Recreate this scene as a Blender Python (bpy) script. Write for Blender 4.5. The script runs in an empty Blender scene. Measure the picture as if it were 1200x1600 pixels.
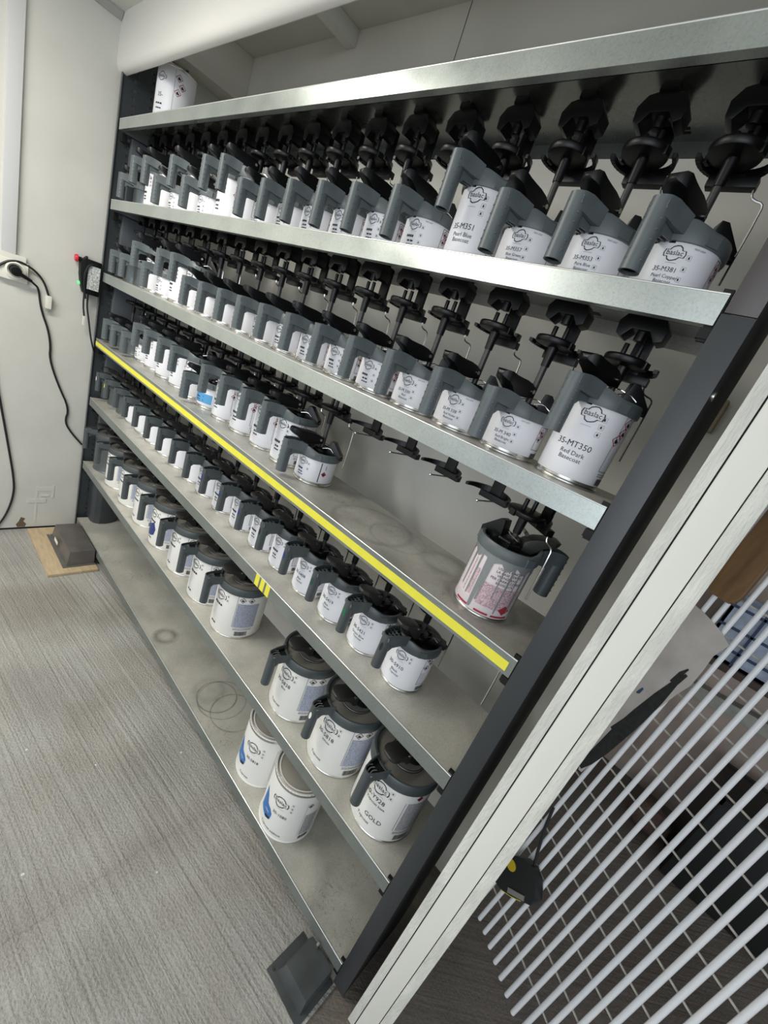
import bpy, bmesh, math, random
from mathutils import Vector, Matrix

# ------------------------------------------------------------------ scene, camera, light
sc = bpy.context.scene
COL = sc.collection
random.seed(7)
R_ = math.radians

cam_d = bpy.data.cameras.new('camera')
cam_d.sensor_fit = 'VERTICAL'
cam_d.sensor_height = 32.0
cam_d.lens = 643.9 * 32.0 / 1600.0
cam_d.clip_start = 0.02
cam = bpy.data.objects.new('camera', cam_d)
COL.objects.link(cam)
cx_ = Vector((0.69140598, 0.63881435, 0.3374522))
cy_ = Vector((0.46799613, -0.04017896, -0.88281667))
cz_ = Vector((-0.55039748, 0.76831105, -0.32674262))
M3 = Matrix((cx_, -cy_, -cz_)).transposed()
cam.matrix_world = Matrix.Translation((2.34373294, -0.64701872, 1.38712206)) @ M3.to_4x4()
sc.camera = cam

vs = sc.view_settings
vs.view_transform = 'Standard'
vs.look = 'None'
vs.gamma = 1.0
vs.use_curve_mapping = False
vs.exposure = 0.0

world = bpy.data.worlds.new('overcast sky')
sc.world = world
world.use_nodes = True
bgn = world.node_tree.nodes['Background']
bgn.inputs['Color'].default_value = (0.86, 0.93, 1.0, 1)
bgn.inputs['Strength'].default_value = 0.75


def area(name, loc, target, sx, sy, power, col):
    l = bpy.data.lights.new(name, 'AREA')
    l.shape = 'RECTANGLE'
    l.size, l.size_y = sx, sy
    l.energy = power
    l.color = col
    o = bpy.data.objects.new(name, l)
    COL.objects.link(o)
    o.location = loc
    o.rotation_euler = (Vector(target) - Vector(loc)).to_track_quat('-Z', 'Y').to_euler()
    return o


# strip lamp on the ceiling of the front room, running along the left side
area('ceiling strip lamp', (0.75, -1.35, 2.17), (0.75, -1.30, 0.0), 0.18, 1.7, 40, (1.0, 0.97, 0.90))
# daylight of the open front of the room, behind and to the right of the camera
area('daylight from doorway', (2.9, -3.0, 1.6), (2.0, 0.2, 0.9), 2.6, 2.0, 42, (0.86, 0.92, 1.0))

# ------------------------------------------------------------------ materials
MATS = {}


def _new(name):
    m = bpy.data.materials.new(name)
    m.use_nodes = True
    return m, m.node_tree.nodes, m.node_tree.links, m.node_tree.nodes['Principled BSDF']


def mat(name, col, rough=0.5, metal=0.0, var=0.0, scale=20.0, bump=0.0, bscale=None, spec=None, stretch=None, emit=None):
    """plain principled material with an optional noise variation and fine relief"""
    if name in MATS:
        return MATS[name]
    m, n, l, b = _new(name)
    c = (col[0], col[1], col[2], 1)
    b.inputs['Base Color'].default_value = c
    b.inputs['Roughness'].default_value = rough
    b.inputs['Metallic'].default_value = metal
    if spec is not None:
        b.inputs['Specular IOR Level'].default_value = spec
    if emit:
        b.inputs['Emission Color'].default_value = (*emit[0], 1)
        b.inputs['Emission Strength'].default_value = emit[1]
    if var or bump:
        tc = n.new('ShaderNodeTexCoord')
        mp = n.new('ShaderNodeMapping')
        l.new(tc.outputs['Object'], mp.inputs['Vector'])
        if stretch:
            mp.inputs['Scale'].default_value = stretch
    if var:
        nz = n.new('ShaderNodeTexNoise')
        nz.inputs['Scale'].default_value = scale
        nz.inputs['Detail'].default_value = 6
        l.new(mp.outputs['Vector'], nz.inputs['Vector'])
        rp = n.new('ShaderNodeValToRGB')
        e = rp.color_ramp.elements
        e[0].position, e[1].position = 0.3, 0.7
        e[0].color = tuple(max(0, x * (1 - var)) for x in col) + (1,)
        e[1].color = tuple(min(1, x * (1 + var)) for x in col) + (1,)
        l.new(nz.outputs['Fac'], rp.inputs['Fac'])
        l.new(rp.outputs['Color'], b.inputs['Base Color'])
    if bump:
        nb = n.new('ShaderNodeTexNoise')
        nb.inputs['Scale'].default_value = bscale or scale * 3
        nb.inputs['Detail'].default_value = 4
        l.new(mp.outputs['Vector'], nb.inputs['Vector'])
        bp = n.new('ShaderNodeBump')
        bp.inputs['Strength'].default_value = bump
        bp.inputs['Distance'].default_value = 0.002
        l.new(nb.outputs['Fac'], bp.inputs['Height'])
        l.new(bp.outputs['Normal'], b.inputs['Normal'])
    MATS[name] = m
    return m


def galvanised(name, col, rough, metal, rings=(), dirt=0.25):
    """sheet steel with a fine spangle, cloudy dirt and dark rings left by wet tins"""
    m, n, l, b = _new(name)
    tc = n.new('ShaderNodeTexCoord')
    sp = n.new('ShaderNodeTexVoronoi')
    sp.inputs['Scale'].default_value = 420
    l.new(tc.outputs['Object'], sp.inputs['Vector'])
    cl = n.new('ShaderNodeTexNoise')
    cl.inputs['Scale'].default_value = 9
    cl.inputs['Detail'].default_value = 8
    l.new(tc.outputs['Object'], cl.inputs['Vector'])
    rp = n.new('ShaderNodeValToRGB')
    e = rp.color_ramp.elements
    e[0].position, e[1].position = 0.32, 0.68
    e[0].color = tuple(x * (1 - dirt) for x in col) + (1,)
    e[1].color = tuple(min(1, x * (1 + dirt * .35)) for x in col) + (1,)
    l.new(cl.outputs['Fac'], rp.inputs['Fac'])
    mx = n.new('ShaderNodeMixRGB')
    mx.blend_type = 'MULTIPLY'
    mx.inputs['Fac'].default_value = 0.22
    l.new(rp.outputs['Color'], mx.inputs['Color1'])
    l.new(sp.outputs['Color'], mx.inputs['Color2'])
    hs = n.new('ShaderNodeHueSaturation')
    hs.inputs['Saturation'].default_value = 0.15
    l.new(sp.outputs['Color'], hs.inputs['Color'])
    l.new(hs.outputs['Color'], mx.inputs['Color2'])
    last = mx.outputs['Color']
    if rings:
        sc_ = n.new('ShaderNodeTexNoise'); sc_.inputs['Scale'].default_value = 26; sc_.inputs['Detail'].default_value = 1.5
        sc_.inputs['Distortion'].default_value = 2.2
        l.new(tc.outputs['Object'], sc_.inputs['Vector'])
        q0 = n.new('ShaderNodeMath'); q0.operation = 'SUBTRACT'; q0.inputs[1].default_value = .5
        l.new(sc_.outputs['Fac'], q0.inputs[0])
        q1 = n.new('ShaderNodeMath'); q1.operation = 'ABSOLUTE'; l.new(q0.outputs[0], q1.inputs[0])
        q2 = n.new('ShaderNodeMapRange'); q2.inputs['From Min'].default_value = .012; q2.inputs['From Max'].default_value = .0
        q2.inputs['To Max'].default_value = 1.0
        l.new(q1.outputs[0], q2.inputs['Value'])
        q3 = n.new('ShaderNodeTexNoise'); q3.inputs['Scale'].default_value = 5.5; l.new(tc.outputs['Object'], q3.inputs['Vector'])
        q4 = n.new('ShaderNodeMapRange'); q4.inputs['From Min'].default_value = .50; q4.inputs['From Max'].default_value = .62
        q4.inputs['To Max'].default_value = .55
        l.new(q3.outputs['Fac'], q4.inputs['Value'])
        q5 = n.new('ShaderNodeMath'); q5.operation = 'MULTIPLY'; l.new(q2.outputs[0], q5.inputs[0]); l.new(q4.outputs[0], q5.inputs[1])
        q6 = n.new('ShaderNodeMixRGB'); l.new(q5.outputs[0], q6.inputs['Fac']); l.new(last, q6.inputs['Color1'])
        q6.inputs['Color2'].default_value = (.07, .07, .065, 1)
        last = q6.outputs['Color']
        geo = n.new('ShaderNodeNewGeometry')
        wob = n.new('ShaderNodeTexNoise')
        wob.inputs['Scale'].default_value = 30
        l.new(tc.outputs['Object'], wob.inputs['Vector'])
        for (rx, ry, rr, rw, st) in rings:
            vd = n.new('ShaderNodeVectorMath')
            vd.operation = 'DISTANCE'
            sep = n.new('ShaderNodeSeparateXYZ')
            l.new(geo.outputs['Position'], sep.inputs[0])
            cmb = n.new('ShaderNodeCombineXYZ')
            l.new(sep.outputs['X'], cmb.inputs['X'])
            l.new(sep.outputs['Y'], cmb.inputs['Y'])
            l.new(cmb.outputs[0], vd.inputs[0])
            vd.inputs[1].default_value = (rx, ry, 0)
            s1 = n.new('ShaderNodeMath'); s1.operation = 'SUBTRACT'
            l.new(vd.outputs['Value'], s1.inputs[0]); s1.inputs[1].default_value = rr
            ab = n.new('ShaderNodeMath'); ab.operation = 'ABSOLUTE'
            l.new(s1.outputs[0], ab.inputs[0])
            mr = n.new('ShaderNodeMapRange')
            mr.inputs['From Min'].default_value = rw
            mr.inputs['From Max'].default_value = 0
            mr.inputs['To Min'].default_value = 0
            mr.inputs['To Max'].default_value = st
            l.new(ab.outputs[0], mr.inputs['Value'])
            mm = n.new('ShaderNodeMath'); mm.operation = 'MULTIPLY'
            l.new(mr.outputs[0], mm.inputs[0]); l.new(wob.outputs['Fac'], mm.inputs[1])
            mk = n.new('ShaderNodeMixRGB')
            l.new(mm.outputs[0], mk.inputs['Fac'])
            l.new(last, mk.inputs['Color1'])
            mk.inputs['Color2'].default_value = (0.05, 0.05, 0.05, 1)
            last = mk.outputs['Color']
    l.new(last, b.inputs['Base Color'])
    b.inputs['Metallic'].default_value = metal
    rr_ = n.new('ShaderNodeMapRange')
    rr_.inputs['To Min'].default_value = rough - .08
    rr_.inputs['To Max'].default_value = rough + .12
    l.new(cl.outputs['Fac'], rr_.inputs['Value'])
    l.new(rr_.outputs[0], b.inputs['Roughness'])
    MATS[name] = m
    return m


def concrete(name, c0, c1, ang, groove=0.6, stain=True):
    """brushed concrete: grooves along one direction, pits, pale paint specks, brown stains and a crack"""
    m, n, l, b = _new(name)
    tc = n.new('ShaderNodeTexCoord')
    rot = n.new('ShaderNodeMapping')
    rot.inputs['Rotation'].default_value = (0, 0, -ang)
    l.new(tc.outputs['Object'], rot.inputs['Vector'])
    st = n.new('ShaderNodeMapping')
    st.inputs['Scale'].default_value = (1.3, 60, 1)
    l.new(rot.outputs['Vector'], st.inputs['Vector'])
    gr = n.new('ShaderNodeTexNoise'); gr.inputs['Scale'].default_value = 1.0
    gr.inputs['Detail'].default_value = 3; gr.inputs['Distortion'].default_value = .45
    l.new(st.outputs['Vector'], gr.inputs['Vector'])
    pit = n.new('ShaderNodeTexNoise'); pit.inputs['Scale'].default_value = 160; pit.inputs['Detail'].default_value = 5
    l.new(tc.outputs['Object'], pit.inputs['Vector'])
    cl = n.new('ShaderNodeTexNoise'); cl.inputs['Scale'].default_value = 3.2; cl.inputs['Detail'].default_value = 7
    l.new(tc.outputs['Object'], cl.inputs['Vector'])
    rp = n.new('ShaderNodeValToRGB')
    e = rp.color_ramp.elements
    e[0].position, e[1].position = 0.33, 0.67
    e[0].color = (*c0, 1); e[1].color = (*c1, 1)
    l.new(cl.outputs['Fac'], rp.inputs['Fac'])
    last = rp.outputs['Color']
    sp2 = n.new('ShaderNodeMixRGB'); sp2.blend_type = 'OVERLAY'; sp2.inputs['Fac'].default_value = .35
    l.new(last, sp2.inputs['Color1']); l.new(pit.outputs['Fac'], sp2.inputs['Color2'])
    last = sp2.outputs['Color']
    if stain:
        sn = n.new('ShaderNodeTexNoise'); sn.inputs['Scale'].default_value = 2.3; sn.inputs['Detail'].default_value = 5
        mp = n.new('ShaderNodeMapping'); mp.inputs['Location'].default_value = (3.1, 1.7, 0)
        l.new(tc.outputs['Object'], mp.inputs['Vector']); l.new(mp.outputs['Vector'], sn.inputs['Vector'])
        r2 = n.new('ShaderNodeMapRange'); r2.inputs['From Min'].default_value = .52; r2.inputs['From Max'].default_value = .75
        r2.inputs['To Max'].default_value = .55
        l.new(sn.outputs['Fac'], r2.inputs['Value'])
        mk = n.new('ShaderNodeMixRGB'); l.new(r2.outputs[0], mk.inputs['Fac']); l.new(last, mk.inputs['Color1'])
        mk.inputs['Color2'].default_value = (c0[0] * .75, c0[1] * .62, c0[2] * .50, 1)
        last = mk.outputs['Color']
    if stain:                                                # one wandering crack across the slab
        gx = n.new('ShaderNodeSeparateXYZ'); l.new(tc.outputs['Object'], gx.inputs[0])
        wn = n.new('ShaderNodeTexNoise'); wn.inputs['Scale'].default_value = 6; wn.inputs['Detail'].default_value = 5
        l.new(tc.outputs['Object'], wn.inputs['Vector'])
        w1 = n.new('ShaderNodeMath'); w1.operation = 'MULTIPLY_ADD'; l.new(wn.outputs['Fac'], w1.inputs[0]); w1.inputs[1].default_value = .10
        l.new(gx.outputs['X'], w1.inputs[2])
        w2 = n.new('ShaderNodeMath'); w2.operation = 'SUBTRACT'; l.new(w1.outputs[0], w2.inputs[0]); w2.inputs[1].default_value = 1.765
        w3 = n.new('ShaderNodeMath'); w3.operation = 'ABSOLUTE'; l.new(w2.outputs[0], w3.inputs[0])
        w4 = n.new('ShaderNodeMapRange'); w4.inputs['From Min'].default_value = .004; w4.inputs['From Max'].default_value = .0
        w4.inputs['To Max'].default_value = .55
        l.new(w3.outputs[0], w4.inputs['Value'])
        w5 = n.new('ShaderNodeMapRange'); w5.inputs['From Min'].default_value = .09; w5.inputs['From Max'].default_value = .0
        w5.inputs['To Max'].default_value = .28
        l.new(w3.outputs[0], w5.inputs['Value'])
        w6 = n.new('ShaderNodeMath'); w6.operation = 'MAXIMUM'; l.new(w4.outputs[0], w6.inputs[0]); l.new(w5.outputs[0], w6.inputs[1])
        mc = n.new('ShaderNodeMixRGB'); l.new(w6.outputs[0], mc.inputs['Fac']); l.new(last, mc.inputs['Color1'])
        mc.inputs['Color2'].default_value = (.16, .125, .10, 1)
        last = mc.outputs['Color']
    vo = n.new('ShaderNodeTexVoronoi'); vo.inputs['Scale'].default_value = 14
    l.new(tc.outputs['Object'], vo.inputs['Vector'])
    r3 = n.new('ShaderNodeMapRange'); r3.inputs['From Min'].default_value = .055; r3.inputs['From Max'].default_value = .04
    l.new(vo.outputs['Distance'], r3.inputs['Value'])
    sel = n.new('ShaderNodeMath'); sel.operation = 'GREATER_THAN'; sel.inputs[1].default_value = .45
    sx = n.new('ShaderNodeSeparateXYZ'); l.new(vo.outputs['Color'], sx.inputs[0]); l.new(sx.outputs['X'], sel.inputs[0])
    ml = n.new('ShaderNodeMath'); ml.operation = 'MULTIPLY'; l.new(r3.outputs[0], ml.inputs[0]); l.new(sel.outputs[0], ml.inputs[1])
    mk = n.new('ShaderNodeMixRGB'); l.new(ml.outputs[0], mk.inputs['Fac']); l.new(last, mk.inputs['Color1'])
    mk.inputs['Color2'].default_value = (.72, .70, .66, 1) if stain else (.30, .20, .19, 1)
    last = mk.outputs['Color']
    l.new(last, b.inputs['Base Color'])
    b.inputs['Roughness'].default_value = .62
    ad = n.new('ShaderNodeMath'); ad.operation = 'MULTIPLY_ADD'
    l.new(pit.outputs['Fac'], ad.inputs[0]); ad.inputs[1].default_value = .55; l.new(gr.outputs['Fac'], ad.inputs[2])
    bp = n.new('ShaderNodeBump'); bp.inputs['Strength'].default_value = groove; bp.inputs['Distance'].default_value = .006
    l.new(ad.outputs[0], bp.inputs['Height']); l.new(bp.outputs['Normal'], b.inputs['Normal'])
    MATS[name] = m
    return m


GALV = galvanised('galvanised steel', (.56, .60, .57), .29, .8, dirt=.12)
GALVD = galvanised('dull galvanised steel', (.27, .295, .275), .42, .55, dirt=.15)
TOP = galvanised('scuffed shelf steel', (.62, .60, .53), .36, .28, dirt=.2)
UNDER = galvanised('smooth underside steel', (.40, .41, .39), .24, .9, dirt=.2)
EDGE = mat('painted edge highlight', (.85, .86, .84), .28, .85)  # pale metal that paints the highlight line along the shelf edges
TOP3 = galvanised('scratched shelf steel', (.53, .515, .46), .36, .28, dirt=.35,
                  rings=((1.79, .10, .10, .012, .55), (1.86, .12, .07, .006, .4), (1.98, .15, .05, .02, .5), (2.11, .10, .07, .014, .6)))
TOP6 = galvanised('ring stained shelf steel', (.58, .565, .50), .34, .25, dirt=.2,
                  rings=((1.03, .06, .035, .02, 1.0), (1.40, .10, .07, .004, 1.1), (1.42, .11, .085, .003, 1.0),
                         (1.49, .12, .08, .004, .9), (1.36, .09, .05, .02, .35), (2.02, .02, .09, .05, .5)))
DARK = mat('anthracite paint', (.040, .046, .050), .38, .0, var=.12, scale=8)
DARKW = mat('black web paint', (.012, .013, .014), .55)
BLACK = mat('black plastic', (.004, .004, .0045), .36, spec=.35)
BLACKM = mat('matt black plastic', (.007, .007, .0075), .6, spec=.3)
LEVER = mat('worn black lever plastic', (.030, .029, .027), .40)
GREY = mat('grey lid plastic', (.105, .122, .126), .42, var=.10, scale=30)
GREYD = mat('dark grey handle plastic', (.066, .078, .081), .40, var=.08, scale=40)
GREYS = mat('grey handle plastic', (.100, .118, .122), .40, var=.08, scale=40)
CHROME = mat('bright wire', (.75, .74, .70), .22, 1.0)
TIN = mat('tinplate', (.62, .61, .58), .24, .95)
STEEL = mat('bare can steel', (.16, .18, .19), .35, .7)
PAPER = mat('white label paper', (.80, .80, .83), .42)
PAPERW = mat('ivory can print', (.80, .79, .75), .36)
INK = mat('black print', (.012, .012, .014), .5)
INKG = mat('grey print', (.30, .31, .34), .5)
INKR = mat('red print', (.36, .03, .06), .5)
INKB = mat('blue print', (.03, .17, .48), .4)
INKN = mat('navy print', (.02, .04, .20), .4)
PANEL = mat('pale grey label panel', (.60, .61, .66), .45)
PANELB = mat('blue grey text panel', (.34, .37, .46), .5, var=.5, scale=420)
PANELD = mat('grey text panel', (.40, .40, .41), .5, var=.5, scale=420)
GOLD = INK
PINK = mat('pink label print', (.50, .36, .39), .45, var=.55, scale=380)
PINKW = mat('pinkish label paper', (.70, .62, .63), .45)
DRIP = mat('grey paint drips', (.22, .235, .235), .35)
WALL = mat('off-white wall board', (.63, .625, .575), .55, var=.05, scale=5, bump=.10, bscale=180)
WALLB = mat('grey-white rear wall', (.70, .68, .61), .6, var=.06, scale=4)
WHITE = mat('white coated board', (.74, .725, .68), .45, bump=.12, bscale=220)
WOODW = mat('white painted timber', (.74, .74, .67), .5, var=.04, scale=12, stretch=(1, 1, .15))
PLYW = mat('white painted plywood edge', (.66, .66, .60), .75, var=.12, scale=60, stretch=(1, 1, .22), bump=1.1, bscale=330)
TAPE = mat('yellow tape', (.78, .72, .06), .5, var=.04, scale=30)
RED = mat('red button plastic', (.62, .02, .04), .35)
GREEN = mat('green indicator', (.1, .6, .2), .4, emit=((.15, 1, .3), .7))
CABLE = mat('black cable rubber', (.008, .008, .009), .45)
SOCK = mat('ivory socket plastic', (.78, .76, .68), .35)
STICK = mat('printed sticker', (.50, .52, .50), .45, var=.6, scale=170)
PLY = mat('raw plywood', (.52, .40, .25), .6, var=.16, scale=16, stretch=(1, 5, 1))
BROWN = mat('brown varnished wood', (.19, .105, .045), .42, var=.35, scale=40, stretch=(1, 1, .08))
BARW = mat('white coated wire', (.84, .845, .86), .30)
BARD = mat('cream thin wire', (.50, .47, .42), .45)
FILM = mat('grey brown cover sheet', (.56, .51, .47), .38, var=.15, scale=14)
SMEAR = mat('black brush paint', (.02, .02, .02), .7, var=.4, scale=90)
PENBLUE = mat('blue pen mark', (.03, .09, .16), .6)
BACKR = mat('brown board wall', (.46, .37, .32), .7, var=.2, scale=8)
TIMB = mat('grey green timber', (.40, .40, .35), .6, var=.15, scale=30)
CRATE = mat('pale blue plastic', (.40, .47, .60), .4, var=.3, scale=20)
BLUED = mat('dark blue plastic', (.02, .045, .11), .4)
BIN = mat('black bin plastic', (.012, .012, .012), .5)
CLOTH = mat('striped brown cloth', (.12, .075, .06), .8, var=.5, scale=60, stretch=(12, 1, 1))
FLOOR = concrete('brushed concrete', (.29, .28, .255), (.41, .40, .372), R_(6), 1.0)
FLOORD = concrete('dark ribbed floor', (.11, .094, .080), (.17, .148, .128), R_(40), .6, stain=False)


# ------------------------------------------------------------------ mesh building
class MB:
    def __init__(s):
        s.v, s.f, s.m = [], [], []

    def add(s, verts, faces, mi=0):
        o = len(s.v)
        s.v += [tuple(p) for p in verts]
        s.f += [tuple(i + o for i in q) for q in faces]
        s.m += [mi] * len(faces)
        return s

    def box(s, x0, x1, y0, y1, z0, z1, mi=0, rot=None, piv=(0, 0, 0)):
        v = [(x, y, z) for x in (x0, x1) for y in (y0, y1) for z in (z0, z1)]
        if rot is not None:
            p = Vector(piv)
            v = [tuple(rot @ (Vector(q) - p) + p) for q in v]
        return s.add(v, [(0, 1, 3, 2), (4, 6, 7, 5), (0, 4, 5, 1), (2, 3, 7, 6), (0, 2, 6, 4), (1, 5, 7, 3)], mi)

    def lathe(s, prof, seg=32, mi=0, c=(0, 0), a0=0, a1=None, cap0=False, cap1=False):
        full = a1 is None
        n = seg if full else seg + 1
        a1 = 2 * math.pi if full else a1
        v = []
        for r, z in prof:
            for i in range(n):
                a = a0 + (a1 - a0) * i / seg
                v.append((c[0] + r * math.sin(a), c[1] - r * math.cos(a), z))
        f = []
        for k in range(len(prof) - 1):
            for i in range(seg):
                j = (i + 1) % n
                f.append((k * n + i, k * n + j, (k + 1) * n + j, (k + 1) * n + i))
        if cap0: f.append(tuple(reversed(range(n))))
        if cap1: f.append(tuple((len(prof) - 1) * n + i for i in range(n)))
        return s.add(v, f, mi)

    def cyl(s, p0, p1, r0, r1=None, seg=12, mi=0, caps=True):
        r1 = r0 if r1 is None else r1
        p0, p1 = Vector(p0), Vector(p1)
        d = (p1 - p0).normalized()
        a = d.orthogonal().normalized()
        b = d.cross(a)
        v = []
        for p, r in ((p0, r0), (p1, r1)):
            for i in range(seg):
                t = 2 * math.pi * i / seg
                v.append(p + a * r * math.cos(t) + b * r * math.sin(t))
        f = [(i, (i + 1) % seg, seg + (i + 1) % seg, seg + i) for i in range(seg)]
        if caps:
            f += [tuple(reversed(range(seg))), tuple(range(seg, 2 * seg))]
        return s.add(v, f, mi)

    def tube(s, pts, r, seg=8, mi=0, smooth=0):
        pts = [Vector(p) for p in pts]
        for _ in range(smooth):
            q = [pts[0]]
            for a, b in zip(pts, pts[1:]):
                q += [a * .75 + b * .25, a * .25 + b * .75]
            pts = q + [pts[-1]]
        v, f = [], []
        up = None
        for i, p in enumerate(pts):
            d = (pts[min(i + 1, len(pts) - 1)] - pts[max(i - 1, 0)]).normalized()
            if up is None:
                up = d.orthogonal().normalized()
            up = (up - d * up.dot(d)).normalized()
            w = d.cross(up)
            for k in range(seg):
                t = 2 * math.pi * k / seg
                v.append(p + up * r * math.cos(t) + w * r * math.sin(t))
        for i in range(len(pts) - 1):
            for k in range(seg):
                f.append((i * seg + k, i * seg + (k + 1) % seg, (i + 1) * seg + (k + 1) % seg, (i + 1) * seg + k))
        f += [tuple(reversed(range(seg))), tuple((len(pts) - 1) * seg + k for k in range(seg))]
        return s.add(v, f, mi)

    def prism(s, poly, h0, h1, fn=None, mi=0, caps=True):
        """polygon (2D, counter-clockwise) extruded between h0 and h1; fn maps (u, v, h) to xyz"""
        fn = fn or (lambda u, v, h: (u, v, h))
        n = len(poly)
        v = [fn(u, w, h0) for u, w in poly] + [fn(u, w, h1) for u, w in poly]
        f = [(i, (i + 1) % n, n + (i + 1) % n, n + i) for i in range(n)]
        if caps:
            f += [tuple(reversed(range(n))), tuple(range(n, 2 * n))]
        return s.add(v, f, mi)

    def mesh(s, name, mats, bevel=0.0, flat=False, fix=True):
        me = bpy.data.meshes.new(name)
        me.from_pydata(s.v, [], s.f)
        for m in mats:
            me.materials.append(m)
        me.polygons.foreach_set('material_index', s.m)
        if fix or bevel:
            bm = bmesh.new()
            bm.from_mesh(me)
            if fix:
                bmesh.ops.recalc_face_normals(bm, faces=bm.faces)
            if bevel:
                ed = [e for e in bm.edges if len(e.link_faces) == 2 and e.calc_face_angle(0) > .5]
                bmesh.ops.bevel(bm, geom=ed, offset=bevel, segments=2, affect='EDGES', profile=.7, clamp_overlap=True)
            bm.to_mesh(me)
            bm.free()
        if not flat:
            me.polygons.foreach_set('use_smooth', [True] * len(me.polygons))
            me.set_sharp_from_angle(angle=R_(38))
        me.update()
        return me


def link(name, me, parent=None, loc=None, rotz=0.0):
    o = bpy.data.objects.new(name, me)
    COL.objects.link(o)
    if parent is not None:
        o.parent = parent
    if loc is not None:
        o.location = loc
    if rotz:
        o.rotation_euler = (0, 0, rotz)
    return o


def obj(name, mb, mats, parent=None, **kw):
    return link(name, mb.mesh(name, mats if isinstance(mats, (list, tuple)) else [mats], **kw), parent)


def tag(o, label=None, cat=None, group=None, kind=None):
    if label: o['label'] = label
    if cat: o['category'] = cat
    if group: o['group'] = group
    if kind: o['kind'] = kind
    return o


def thing(name, label, cat, loc=(0, 0, 0), rotz=0.0, group=None):
    return tag(link(name, None, None, loc, rotz), label, cat, group)


def struct(name, mb, mats, parent=None, **kw):
    o = obj(name, mb, mats, parent, **kw)
    if parent is None:
        o['kind'] = 'structure'
    return o


# text as flat meshes -------------------------------------------------------
_TXT = {}


def text_mesh(s):
    if s not in _TXT:
        cu = bpy.data.curves.new('t', 'FONT')
        cu.body = s
        cu.size = 1.0
        cu.resolution_u = 2
        cu.align_x = 'CENTER'
        o = bpy.data.objects.new('t', cu)
        COL.objects.link(o)
        dg = bpy.context.evaluated_depsgraph_get()
        ev = o.evaluated_get(dg)
        me = ev.to_mesh()
        _TXT[s] = ([(v.co.x, v.co.y) for v in me.vertices], [tuple(p.vertices) for p in me.polygons])
        ev.to_mesh_clear()
        bpy.data.objects.remove(o)
        bpy.data.curves.remove(cu)
    return _TXT[s]


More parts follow.
